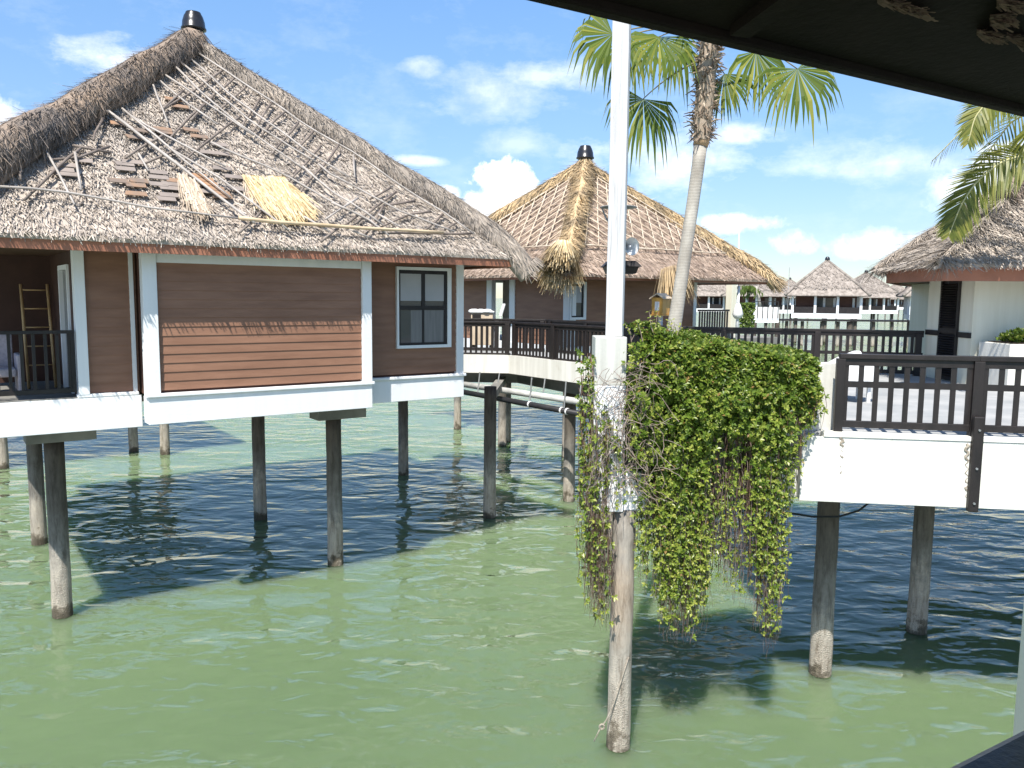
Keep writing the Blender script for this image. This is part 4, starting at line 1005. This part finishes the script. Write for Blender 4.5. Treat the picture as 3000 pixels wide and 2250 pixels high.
# creepers over the pier face and dry tangle
for k in range(60):
    x = R_(1742, 1905); y0 = R_(1130, 1280); strand(x, y0, min(1500, y0 + R_(120, 330)), 9.22, .30, .5, .004, .06)
for k in range(150):
    P = atY(R_(1770, 1920), R_(1060, 1420), R_(9.08, 9.24)); pts = [P]; dd = Vector((R_(-1, 1), R_(-.3, .1), R_(-1, .6))).normalized()
    for i in range(6):
        dd = (dd + Vector((R_(-.6, .6), R_(-.25, .25), R_(-.7, .4)))).normalized(); pts.append(pts[-1] + dd * .075)
        pts[-1].y = min(pts[-1].y, 9.26)
    dry.tube(pts, .0035, 3, cap=False)
for k in range(260):
    P = atY(R_(1830, 1935), R_(1010, 1330), R_(9.16, 9.4)); rosette(lf if random.random() < .7 else lf2, P, Vector((R_(-.8, .4), -1, R_(0, .8))).normalized(), 5, .052)
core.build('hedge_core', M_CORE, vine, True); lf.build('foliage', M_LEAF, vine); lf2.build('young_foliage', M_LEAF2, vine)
st.build('stems', M_UMBER, vine)
M_DRY = mottled('dead_stem', (.16, .115, .09), (.36, .29, .25), 6, .9, 0)
dry.build('dead_stems', M_DRY, vine)

rp = thing('mooring_rope', 'frayed thin rope with a shell ring tied round the barnacled centre pile', 'rope', (cpile.x, cpile.y - .15, .4))
pts = [atY(x, y, cpile.y - yy) for x, y, yy in ((1842, 1925, .13), (1826, 1975, .155), (1806, 2040, .165), (1788, 2085, .17), (1776, 2110, .18), (1758, 2135, .2), (1740, 2172, .22))]
MB().tube(pts, .008, 6).build('line', M_ROPE, rp, True)
P = atY(1763, 2128, cpile.y - .2); m = MB(); m.tube([P + Vector((.028 * math.cos(t), -.01, .032 * math.sin(t))) for t in [i * math.pi / 8 for i in range(17)]], .012, 6); m.build('ring', M_ROPE, rp, True)
cb = MB(); cb.tube([atY(x, y, 10.25) for x, y in ((2250, 1480), (2302, 1501), (2381, 1514), (2456, 1514), (2516, 1496), (2560, 1462))], .014, 8)
single(cb.build('cable', M_CABLE, None, True), 'slack black cable looping under the cream landing wall', 'cable')

# ------------------------------------------------------------------ fan palm
YP = 15.6
pt = thing('palm_tree', 'tall leaning fan palm with a shaggy brown neck behind the hanging vine', 'palm', tuple(atY(1965, 1125, YP)))
tr = [atY(1962, 1130, YP), atY(1971, 985, YP), atY(1990, 860, YP), atY(2008, 740, YP), atY(2029, 600, YP), atY(2046, 480, YP), atY(2052, 425, YP)]
m = MB(); m.tube(tr, [.18, .14, .128, .122, .12, .122, .13], 18); m.build('trunk', M_TRUNK, pt, True)
m = MB(); m.tube([tr[-1] - (tr[-1] - tr[-2]).normalized() * .02, atY(2056, 410, YP), atY(2058, 380, YP)], [.144, .15, .15], 16); m.build('bare_collar', M_BARE, pt, True)
nk = [atY(2055, 412, YP), atY(2062, 330, YP), atY(2068, 240, YP), atY(2073, 170, YP), atY(2080, 90, YP), atY(2085, 30, YP)]
m = MB(); m.tube(nk, [.16, .175, .18, .17, .15, .10], 16)
for k in range(900):
    u = R_(0, 4.99); i = int(u); P = nk[i].lerp(nk[i + 1], u - i); a = R_(0, 6.283); o = Vector((math.cos(a), math.sin(a), 0))
    P0 = P + o * .165; dr = (o * R_(.2, .9) + Z * R_(-.9, 1.0) + Vector((-o.y, o.x, 0)) * R_(-.8, .8)).normalized()
    m.blade(P0, P0 + dr * R_(.06, .20), dr.cross(o).normalized() if abs(dr.dot(o)) < .97 else Z, .035, .012)
for k in range(16):
    u = R_(0, 3); i = int(u); P = nk[i].lerp(nk[i + 1], u - i); a = random.choice((R_(2.6, 3.7), R_(-.5, .5), R_(0, 6.28))); o = Vector((math.cos(a), math.sin(a), 0)); m.tube([P + o * .15, P + o * .27 + Z * R_(-.02, .05), P + o * .38 + Z * R_(-.08, .04)], [.02, .014, .005], 5)
m.build('fibrous_neck', M_BOOT, pt)
crown = nk[4]
def fan(hub, aim, face, R, nseg=26, spread=230, start=None, sag=.5):
    sag *= 1.2; nseg = int(nseg * 1.2); R *= .86
    """one fan leaf: stalk from the crown to hub, segments fanning about aim in the plane facing 'face'"""
    hub = Vector(hub); aim = Vector(aim).normalized(); face = Vector(face).normalized(); aim = (aim - face * aim.dot(face)).normalized(); sd = face.cross(aim)
    p0 = start or crown; mid = p0.lerp(hub, .5) + Z * .22 * (hub - p0).length * .6
    pts = [p0.lerp(mid, t).lerp(mid.lerp(hub, t), t) for t in [i / 8 for i in range(9)]]
    leafo = MB().tube(pts, [.022 - .012 * i / 8 for i in range(9)], 6).build('leaf_stalk', M_PETIOLE, pt, True)
    m = MB()
    for k in range(nseg):
        a = RA(spread) * ((k + .5) / nseg - .5) + R_(-.045, .045)
        if random.random() < .05: continue
        dr = aim * math.cos(a) + sd * math.sin(a)
        l = R * (.78 + .2 * math.cos(a * .6)) * R_(.82, 1.08); tang = -aim * math.sin(a) + sd * math.cos(a)
        hw = l * RA(spread) / nseg * .52
        P1 = hub + dr * l * .66 + face * .04 - Z * l * sag * .10; s = sag * R_(.6, 1.4)
        P2 = hub + dr * l * .84 - Z * l * s * .35 + face * .02; P3 = hub + dr * l * .98 - Z * l * s
        fold = face * (hw * .22 * (1 if k % 2 else -1))
        o = len(m.v)
        m.v.extend([hub, P1 - tang * hw * .70 + fold, P1 + tang * hw * .70 - fold, P2 - tang * hw * .50, P2 + tang * hw * .50, P3])
        m.f.extend([(o, o + 1, o + 2), (o + 1, o + 3, o + 4, o + 2), (o + 3, o + 5, o + 4)])
    m.build('fan_leaf', M_FAN, leafo)
def hp(x, y, dy=0): return atY(x, y, YP + dy)
fan(hp(1795, 100, -.4), (-1, 0, -.55), (.15, -1, .45), 1.02, 26, 200)
fan(hp(1838, 105, .3), (.35, .2, -1), (-.35, -1, .3), 1.0, 22, 150)
fan(hp(1930, 108, -.6), (-.1, -.3, -1), (.05, -1, .55), 1.0, 30, 210, sag=.5)
fan(hp(1990, 110, .5), (.2, .3, -1), (-.3, -1, .3), 1.0, 22, 150, sag=.5)
fan(hp(1884, 290, -.2), (-.25, 0, -1), (.25, -1, .35), 1.02, 28, 215, nk[3], .5)
fan(hp(2122, 216, .5), (.35, .1, -1), (-.55, -.8, .2), .98, 22, 130, nk[3], .25)
fan(hp(2215, 150, -.2), (.1, 0, -1), (.35, -1, .35), 1.0, 22, 165, nk[4], .45)
fan(hp(2336, 202, -.5), (.35, 0, -1), (.0, -1, .35), 1.08, 32, 235, nk[4], .38)
fan(hp(2040, -60, -.9), (0, -.7, .7), (0, -.7, -.7), 1.0); fan(hp(2180, -90, .4), (.8, .2, .6), (-.3, -.6, .6), 1.0); fan(hp(1930, -70, .6), (-.8, .4, .6), (.4, -.5, .7), 1.0)
fan(hp(2090, -150, .9), (.2, .8, .8), (0, -.7, .7), 1.0)

# ------------------------------------------------------------------ coconut palm at the right edge
cc = Vector((10.0, 13.7, 8.45))
cp = thing('palm_tree', 'coconut palm at the right edge whose feathery fronds droop on the thatch', 'palm', (10.35, 13.9, zd))
m = MB(); m.tube([(10.35, 13.9, zd), (10.30, 13.85, 5.6), (10.15, 13.78, 7.2), cc], [.17, .14, .125, .13], 16); m.build('trunk', M_TRUNK, cp, True)
def frond(pts, L, n=70, hang=.8, side=None, name='frond'):
    pts = [Vector(p) for p in pts]
    def at(t):
        u = t * (len(pts) - 1); i = min(int(u), len(pts) - 2); return pts[i].lerp(pts[i + 1], u - i)
    fine = [at(i / 24) for i in range(25)]
    fine = [fine[0]] + [(fine[i - 1] + fine[i] * 2 + fine[i + 1]) / 4 for i in range(1, 24)] + [fine[-1]]
    ro = MB().tube(fine, [.028 * (1 - .85 * i / 24) + .003 for i in range(25)], 6).build(name, M_COCOR, cp, True)
    m = MB()
    for k in range(n):
        t = .10 + .9 * (k + .5) / n; u = t * 24; i = min(int(u), 23); P = fine[i].lerp(fine[i + 1], u - i); ax = (fine[i + 1] - fine[i]).normalized()
        up0 = side or Z; s = ax.cross(up0).normalized(); l = L * (math.sin(math.pi * min(.97, .18 + .80 * t)) ** .6) * R_(.85, 1.1)
        for sg in (-1, 1):
            if random.random() < .04: continue
            o_ = s * sg
            if o_.z < -.05 or (abs(o_.z) <= .05 and sg > 0): dr = (o_ * R_(.5, .7) + ax * R_(.25, .5) - Z * R_(.25, .5) + up0 * R_(0, .15)).normalized(); hg = hang * 1.1
            else: dr = (o_ * R_(.55, .8) + ax * R_(.75, 1.0) + up0 * R_(.0, .2)).normalized(); hg = hang * .5
            P1 = P + dr * l * .5 - Z * hg * l * .10; P2 = P + dr * l * .92 - Z * hg * l * R_(.32, .5)
            w = .034; tn = dr.cross(s.cross(ax)).normalized(); o = len(m.v)
            m.v.extend([P - tn * w * .3, P + tn * w * .3, P1 + tn * w * .5, P1 - tn * w * .5, P2]); m.f.extend([(o, o + 1, o + 2, o + 3), (o + 3, o + 2, o + 4)])
    m.build('leaflets', M_COCO, ro)
frond([cc, atY(3060, 452, 13.9), atY(3000, 455, 14.0), atY(2934, 472, 14.0), atY(2862, 530, 14.1), atY(2818, 595, 14.1), atY(2797, 646, 14.1), atY(2780, 690, 14.1)],   .66, 120, .55, Vector((-.55, -.75, .45)).normalized())
frond([cc + Z * .1, cc + Vector((-.5, -.3, 1.1)), atY(2960, 262, 13.4), atY(2890, 300, 13.3), atY(2855, 345, 13.3), atY(2836, 420, 13.3)], .55, 90, .7, Vector((-.3, -.9, .3)).normalized())
frond([cc + Z * .1, cc + Vector((.2, -.8, 1.0)), atY(3060, 330, 12.6), atY(3020, 380, 12.4), atY(2996, 450, 12.4)], .6, 80, .8)
for a in (20, 65, 110, 160, 330):
    o = Vector((math.cos(RA(a)), math.sin(RA(a)), 0)); frond([cc, cc + o * .9 + Z * .7, cc + o * 1.9 + Z * .5, cc + o * 2.7 - Z * .4], .6, 44, .8)

# ------------------------------------------------------------------ our own veranda: eave overhead, post, handrail
u = Vector((math.sin(RA(59)), math.cos(RA(59)), 0)); w = Vector((-math.cos(RA(59)), math.sin(RA(59)), 0))    # along the eave / outwards
def V(a, b, z): return u * a + w * b + Z * z
ow = thing('veranda', 'dark thatched veranda roof close overhead with its pale post and blue-black handrail', 'veranda', tuple(V(1, 0, 0)), 0)
ze = H + .568
m = MB(); a0, a1 = -3.2, 3.4
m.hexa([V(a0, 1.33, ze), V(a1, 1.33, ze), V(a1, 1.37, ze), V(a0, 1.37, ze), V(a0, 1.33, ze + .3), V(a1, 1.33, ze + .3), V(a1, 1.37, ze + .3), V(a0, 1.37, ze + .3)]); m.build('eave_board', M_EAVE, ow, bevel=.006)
m = MB(); sl = .72
m.slab([V(a0, 1.40, ze + .42), V(a1, 1.40, ze + .42), V(a1, -6, ze + .42 + 7.4 * sl), V(a0, -6, ze + .42 + 7.4 * sl)], .18); m.build('roof', M_RIDGE, ow)
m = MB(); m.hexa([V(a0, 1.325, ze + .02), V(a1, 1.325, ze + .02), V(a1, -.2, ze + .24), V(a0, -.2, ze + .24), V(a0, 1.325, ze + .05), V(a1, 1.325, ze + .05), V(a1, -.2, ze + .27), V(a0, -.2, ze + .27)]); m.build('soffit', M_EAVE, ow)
for aa in (1.35, 2.6): MB().bar(V(aa, 1.3, ze + .015), V(aa - .3, -.2, ze + .215), .05, .03).build('rafter', M_EAVE, ow)
nS = (V(0, -.2, .24) - V(0, 1.325, .02)).cross(u).normalized(); nS = nS if nS.z < 0 else -nS
def onsof(x, y, off=.01): return atpl(x, y, V(0, 1.325, ze + .02) + nS * off, nS)
for (xa, ya, xb, yb2, rr) in ((2570, -4, 2715, 44, 13), (2900, 62, 2955, 55, 16), (2862, 96, 2915, 108, 9), (2950, 105, 3010, 140, 9), (2920, 10, 3010, 20, 12)):
    m = MB(); rim = [onsof(xa, ya - rr, .002), onsof(xb, yb2 - rr, .002), onsof(xb + 12, yb2 + rr, .002), onsof(xa, ya + rr, .002)]; m.slab(rim, -.004)
    for k in range(120):
        t = random.random(); x = xa + (xb - xa) * t; y = ya + (yb2 - ya) * t + R_(-rr, rr)
        P, Q = onsof(x, y, R_(.004, .02)), onsof(x + R_(14, 40), y + R_(-6, 22), R_(.004, .03)); m.blade(P, Q, (Q - P).cross(nS).normalized(), .006, .004)
    m.build('loose_straw', M_UMBER, ow)
pz = atY(2970, 2152, 1.13)
m = MB(); m.upright((pz.x + .150, pz.y + .03, 0), .16, zd, ze + .02, Vector((1, 0, 0)), .16); m.build('post', M_PALE, ow, bevel=.004)
m = MB(); zh = H - .55; HRW = .503; m.hexa([V(-2, .33, zh - .06), V(3, .33, zh - .06), V(3, HRW, zh - .06), V(-2, HRW, zh - .06), V(-2, .33, zh), V(3, .33, zh), V(3, HRW, zh), V(-2, HRW, zh)]); m.build('handrail', M_HANDRAIL, ow, bevel=.012)
m = MB(); m.hexa([V(-2, -4, zd - .3), V(3, -4, zd - .3), V(3, .62, zd - .3), V(-2, .62, zd - .3), V(-2, -4, zd), V(3, -4, zd), V(3, .62, zd), V(-2, .62, zd)]); m.build('floor', M_DECK, ow)

# ------------------------------------------------------------------ walkway behind the near bungalow (seen through the piles)
bw = thing('boardwalk', 'boardwalk on piles behind the near bungalow, seen only beneath its floor', 'boardwalk', tuple(G(3, 30, 0)))
m = MB(); m.gbox(-14, 7.4, 28.6, 37.5, zd - .5, zd - .1); m.build('deck', M_SLAB, bw)
for x, y in ((10, 1371), (392, 1322), (484, 1330), (1182, 1390)):
    P = atz(x, y, 0); pile(bw, P.x, P.y, zd - .5)

# ------------------------------------------------------------------ far bungalows
def hut_model():
    r = thing('water_bungalow', 'far bungalow', 'bungalow', (0, 0, 0), 0, 'thatched bungalows of the resort')
    w = 5.05; zt0 = H + .62
    m = MB(); c = [Vector((sx * w, sy * w, zt0 + .1)) for sx, sy in ((-1, -1), (1, -1), (1, 1), (-1, 1))]; c2 = [Vector((sx * w * .80, sy * w * .80, zt0 + .98)) for sx, sy in ((-1, -1), (1, -1), (1, 1), (-1, 1))]
    ap = Vector((0, 0, H + 5.4))
    m.add(c + c2, [(i, (i + 1) % 4, 4 + (i + 1) % 4, 4 + i) for i in range(4)]); cc2 = [p + Z * .14 + (p - ap) * Vector((0.01, .01, 0)).length for p in c2]
    pyramid(m, cc2, ap, .14); m.add([p for p in c] + [p - Z * .12 for p in c], [((i + 1) % 4, i, 4 + i, 4 + (i + 1) % 4) for i in range(4)] + [(7, 6, 5, 4)])
    for a, b in ((0, 1), (3, 0), (1, 2)): thatch_face(m, ap, cc2[a], cc2[b], .5, 7, .55, .11, .10, .8)
    rf = m.build('roof', M_FAR, r)
    m = MB()
    for i in range(4): m.tube([ap - Z * .05, cc2[i] * 1.0 + Z * .06], [.16, .2], 8); m.tube([cc2[i] + Z * .06, c[i]], [.2, .22], 8)
    m.build('ridge_cover', M_FAR, rf, True)
    m = MB(); m.lathe((0, 0, H + 5.35), [(.30, -.05), (.32, .0), (.30, .25), (.2, .42), (.12, .46)], 10); m.build('finial', M_POT, r, True)
    k = 4.2
    m = MB(); m.box(-k, k, -k, k, H - 2.25, zs); m.build('base_beam', M_WHITE, r)
    m = MB(); m.box(-k + .5, k - .5, -k + 2.0, k, zs, zt0 + .1); m.build('wall', M_SIDINGD, r)
    m = MB(); m.box(-w + .1, w - .1, -w + .1, w - .1, zt0 - .05, zt0 + .02); m.build('fascia', M_SIDINGD, r)
    for x in (-4.1, -1.35, 1.35, 4.1):
        for y in (-4.1, 4.1): MB().upright((x, y, 0), .30, zs, zt0 + .0).build('pillar', M_WHITE, r)
    for y in (-1.35, 1.35):
        for x in (-4.1, 4.1): MB().upright((x, y, 0), .30, zs, zt0 + .0).build('pillar', M_WHITE, r)
    for x in (-2.73, 0, 2.73):
        m = MB(); m.box(x - 1.19, x + 1.19, -4.12, -4.06, zs, zs + .82); m.build('balcony_panel', M_BLACKWOOD, r)
    m = MB(); m.box(-1.1, 1.1, -2.26, -2.2, zs + .1, zs + 2.0); m.build('window', M_GLASS, r)
    for x in (-.35, .9, 3.2):
        m = MB(); m.box(x, x + .28, -2.3, -2.27, zs + .1, zs + 2.0); m.build('curtain', M_CLOTH, r)
    for x in (-3.6, 0, 3.6):
        for y in (-3.4, 3.4): m = MB(); m.tube([(x, y, -.6), (x, y, H - 2.25)], .2, 8); m.build('pile', M_PILE, r, True)
    return r
hut = hut_model()
FAR = [(2418, 107, 0, 'far bungalow with symmetrical pyramid roof and three dark openings, left of the pale green house'), (2768, 100, 4, 'far bungalow half hidden by the pale green house, only its left eave showing'), (2533, 151, 28, 'smaller far bungalow directly behind the right eave of the three-bay bungalow'),
       (2623, 236, 15, 'smallest distant bungalow roof in the gap left of the pale house'), (2085, 150, 10, 'distant bungalow seen through the porch of the middle bungalow'), (2232, 142, 35, 'distant bungalow right of the middle bungalow porch post, behind the leaning trunk'), (2312, 205, 20, 'distant low roof between the middle bungalow eave and the three-bay bungalow')]
for i, (x, Y, rz, lab) in enumerate(FAR):
    o = hut if i == 0 else copy_tree(hut)
    P = atY(x, 880, Y); o.location = (P.x, P.y, 0); o.rotation_euler = (0, 0, RA(rz) - math.atan2(P.x, P.y) * .9); o['label'] = lab

fw = thing('boardwalk', 'long far boardwalk on many dark piles in front of the distant bungalows', 'boardwalk', (42, 99, 0))
m = MB(); m.box(29, 66, 98.0, 100.5, 3.06, 3.26); m.build('deck', M_BLACKWOOD, fw)
for x in (2192, 2244, 2305, 2351, 2408, 2456, 2490, 2560, 2614, 2666, 2720):
    P = atY(x, 940, 98.6); pile(fw, P.x, 98.6, 3.02, .2 if x != 2490 else .36)
tw = thing('terrace_wall', 'distant white terrace wall with a thin railing right of the middle bungalow', 'wall', (22, 70, 0))
m = MB(); m.box(atY(2200, 900, 70).x, atY(2283, 900, 70).x, 70, 70.4, 3.6, 4.95); m.build('wall', M_WHITE, tw)
for i in range(6):
    x = atY(2204 + i * 15, 900, 70).x; MB().upright((x, 69.9, 0), .06, 4.0, 5.45).build('post', M_BLACKWOOD, tw)
MB().box(atY(2204, 900, 70).x, atY(2280, 900, 70).x, 69.86, 69.94, 5.40, 5.46).build('top_rail', M_BLACKWOOD, tw)
for x in (21.2, 23.2): pile(tw, x, 70.2, 3.6, .2)
hv = thing('hanging_plant', 'small hanging green plant beside the closed white parasol', 'plant', (17.5, 60, 4.6))
m = MB(); st2 = MB()
for k in range(700):
    x = R_(2166, 2208); y = 889 + (random.random() ** 1.4) * (70 if 2170 < x < 2206 else 25); P = atY(x, y, 60 + R_(-.4, .4))
    for j in range(3): m.leaf(P, Vector((R_(-1, 1), R_(-1, .2), R_(-1, .4))).normalized(), Vector((R_(-.4, .4), -1, .5)).normalized(), R_(.14, .26), .12)
m.build('foliage', M_FARLEAF, hv)
for k in range(16): x = R_(2170, 2206); st2.tube([atY(x, 895, 60), atY(x + R_(-3, 3), 960, 60)], .015, 4)
st2.build('stems', M_UMBER, hv)
ps = thing('parasol', 'closed white parasol on a white pole beside the middle bungalow porch', 'parasol', tuple(atY(2163, 1003, 31.0).xy) + (zs - .02,))
P = atY(2162, 900, 31.0)
MB().tube([(P.x, P.y, zs - .02), (P.x, P.y, atY(2163, 837, 31).z)], .05, 10).build('pole', M_WHITE, ps, True)
za, zb2 = atY(2162, 934, 31).z, atY(2162, 893, 31).z
m = MB(); m.lathe((P.x, P.y, 0), [(.10, za), (.17, za + .08), (.21, za + .18), (.15, za + .40), (.10, zb2), (.04, zb2 + .08)], 14); m.build('folded_canopy', M_CLOTH, ps, True)
MB().lathe((P.x, P.y, zs - .02), [(.25, 0), (.25, .06), (.08, .10)], 14).build('base', M_SLAB, ps)
for x, y0, Y, r, lab in ((2167, 652, 120, .13, 'tall thin white mast rising behind the right eave of the middle bungalow'), (2313, 783, 130, .07, 'thin dark mast left of the three-bay far bungalow')):
    P = atY(x, y0, Y); m = MB(); m.tube([(P.x, P.y, -.5), (P.x, P.y, P.z)], [r, r * .7], 8)
    single(m.build('mast', M_WHITE if r > .1 else M_METAL, None, True), lab, 'mast')
fp = thing('palm_tree', 'tiny distant palm with yellow green fronds between the far roofs', 'palm', tuple(atY(2226, 890, 105)))
m = MB(); m.tube([atY(2228, 905, 105), atY(2222, 870, 105), atY(2214, 838, 105)], [.25, .2, .17], 8); m.build('trunk', M_TRUNK, fp, True)
m = MB(); c = atY(2196, 838, 105)
for k in range(26):
    a = R_(0, 6.28); o = Vector((math.cos(a) * 1.2, math.sin(a) * .6, R_(-.2, .7)))
    for j in range(10):
        t = j / 9; P = c + o * 1.5 * t - Z * 1.1 * t * t; m.leaf(P, Vector((R_(-.4, .4), R_(-.3, .3), -1)).normalized(), Vector((0, -1, .3)).normalized(), .6, .22)
m.build('crown', M_FARLEAF, fp)

# ------------------------------------------------------------------ light
toS = Vector((-.422, -1.54, 2.35)).normalized()
el = math.asin(toS.z); az = math.atan2(toS.x, toS.y)
sun = bpy.data.lights.new('sun', 'SUN'); sun.energy = 5.0; sun.angle = RA(.5); sun.color = (1, .955, .89)
so = bpy.data.objects.new('sun', sun); COL.objects.link(so); so.rotation_euler = (-toS).to_track_quat('-Z', 'Y').to_euler()
W = bpy.data.worlds.new("World"); S.world = W; W.use_nodes = True
nt = W.node_tree; bg = nt.nodes['Background']; L = nt.links.new
sky = nd(nt, 'ShaderNodeTexSky', sky_type='NISHITA'); sky.sun_disc = False; sky.sun_elevation = el; sky.sun_rotation = az; sky.altitude = 0; sky.air_density = 1.0; sky.dust_density = .1; sky.ozone_density = 1.4
tc = nd(nt, 'ShaderNodeTexCoord'); dirv = tc.outputs['Generated']
nz = noise_tex(nt, None, 11, 10, .66); mp = nd(nt, 'ShaderNodeMapping'); mp.inputs['Scale'].default_value = (1, 1, 2.2); L(dirv, mp.inputs[0]); L(mp.outputs[0], nz.inputs['Vector'])
nz2 = noise_tex(nt, dirv, 26, 10, .62)
def math_(op, a, b=None, c=None, clamp=False):
    n = nd(nt, 'ShaderNodeMath', operation=op); n.use_clamp = clamp
    for i, v in enumerate((a, b, c)):
        if v is None: continue
        if isinstance(v, (int, float)): n.inputs[i].default_value = v
        else: L(v, n.inputs[i])
    return n.outputs[0]
def spot(x, y, rx, rz, amp, hard, dens, src):
    d0 = ray(x, y).normalized()
    s = nd(nt, 'ShaderNodeVectorMath', operation='SUBTRACT'); L(dirv, s.inputs[0]); s.inputs[1].default_value = d0
    k = nd(nt, 'ShaderNodeVectorMath', operation='MULTIPLY'); L(s.outputs[0], k.inputs[0]); k.inputs[1].default_value = (1 / rx, 1 / rx, 1 / rz)
    ln = nd(nt, 'ShaderNodeVectorMath', operation='LENGTH'); L(k.outputs[0], ln.inputs[0])
    b = math_('SUBTRACT', 1.0, ln.outputs['Value'])
    nn_ = math_('MULTIPLY_ADD', src.outputs['Fac'], amp, -amp * .5)
    v = math_('ADD', b, nn_)
    v = math_('MULTIPLY', v, hard, None, True)
    return math_('MULTIPLY', v, dens)
SP = [
 (1478, 555, .046, .034, 1.7, 5, .97, nz2), (1430, 592, .040, .022, 1.5, 4, .9, nz2), (1310, 570, .022, .012, 1.6, 3, .6, nz2), (-30, 385, .05, .035, 1.5, 2.5, .85, nz2), (2990, 490, .075, .034, 1.7, 3, .88, nz2), (2860, 545, .07, .030, 1.8, 1.8, .6, nz2),
 (340, 175, .055, .026, 2.4, 1.5, .6, nz), (1450, 270, .085, .035, 3.0, 1.0, .38, nz), (1590, 225, .085, .018, 2.8, 1.3, .45, nz), (1240, 190, .03, .014, 2.6, 1.3, .36, nz), (1960, 455, .12, .045, 3.0, 1.1, .55, nz), (1500, 420, .06, .02, 3.0, 1.0, .3, nz),
 (2560, 475, .15, .026, 2.8, 1.0, .45, nz), (2180, 655, .06, .012, 2.2, 2.0, .6, nz2), (2330, 708, .030, .018, 1.8, 2.4, .5, nz2), (2590, 718, .07, .018, 1.9, 1.8, .5, nz2), (2150, 400, .04, .014, 2.8, 1.6, .5, nz), (1220, 470, .04, .007, 2.0, 1.6, .45, nz)]
tot = None
for sp_ in SP:
    v = spot(*sp_); tot = v if tot is None else math_('MAXIMUM', tot, v)
# thin general veil of cirrus
veil = math_('MULTIPLY', math_('SUBTRACT', nz.outputs['Fac'], .5, None, True), .5)
tot = math_('MAXIMUM', tot, veil)
# clouds are a little greyer below, where the second noise is low
cc_ = nd(nt, 'ShaderNodeValToRGB'); e = cc_.color_ramp.elements; e[0].position = .34; e[0].color = (6.6, 7.2, 8.2, 1); e[1].position = .55; e[1].color = (10.5, 10.5, 10.6, 1)
L(nz2.outputs['Fac'], cc_.inputs[0])
sepz = nd(nt, 'ShaderNodeSeparateXYZ'); L(dirv, sepz.inputs[0])
gr = ramp(nt, [(0, (.66, .72, .84)), (.08, (.72, .79, .93)), (.22, (.92, 1.06, 1.20)), (.42, (1.08, 1.38, 1.58)), (.62, (.98, 1.06, 1.15)), (1, (.8, .8, .85))]); L(sepz.outputs['Z'], gr.inputs[0])
skyg = mixc(nt, sky.outputs[0], gr.outputs[0], 1.0, 'MULTIPLY')
mx = nd(nt, 'ShaderNodeMix', data_type='RGBA'); L(tot, mx.inputs[0]); L(skyg, mx.inputs[6]); L(cc_.outputs[0], mx.inputs[7])
L(mx.outputs[2], bg.inputs['Color']); bg.inputs['Strength'].default_value = .10

S.view_settings.view_transform = 'Standard'; S.view_settings.look = 'None'; S.view_settings.exposure = .68; S.view_settings.gamma = 1
S.view_settings.use_curve_mapping = False
S.render.engine = 'CYCLES'
S.cycles.use_denoising = True
S.cycles.max_bounces = 8; S.cycles.diffuse_bounces = 2; S.cycles.transparent_max_bounces = 8
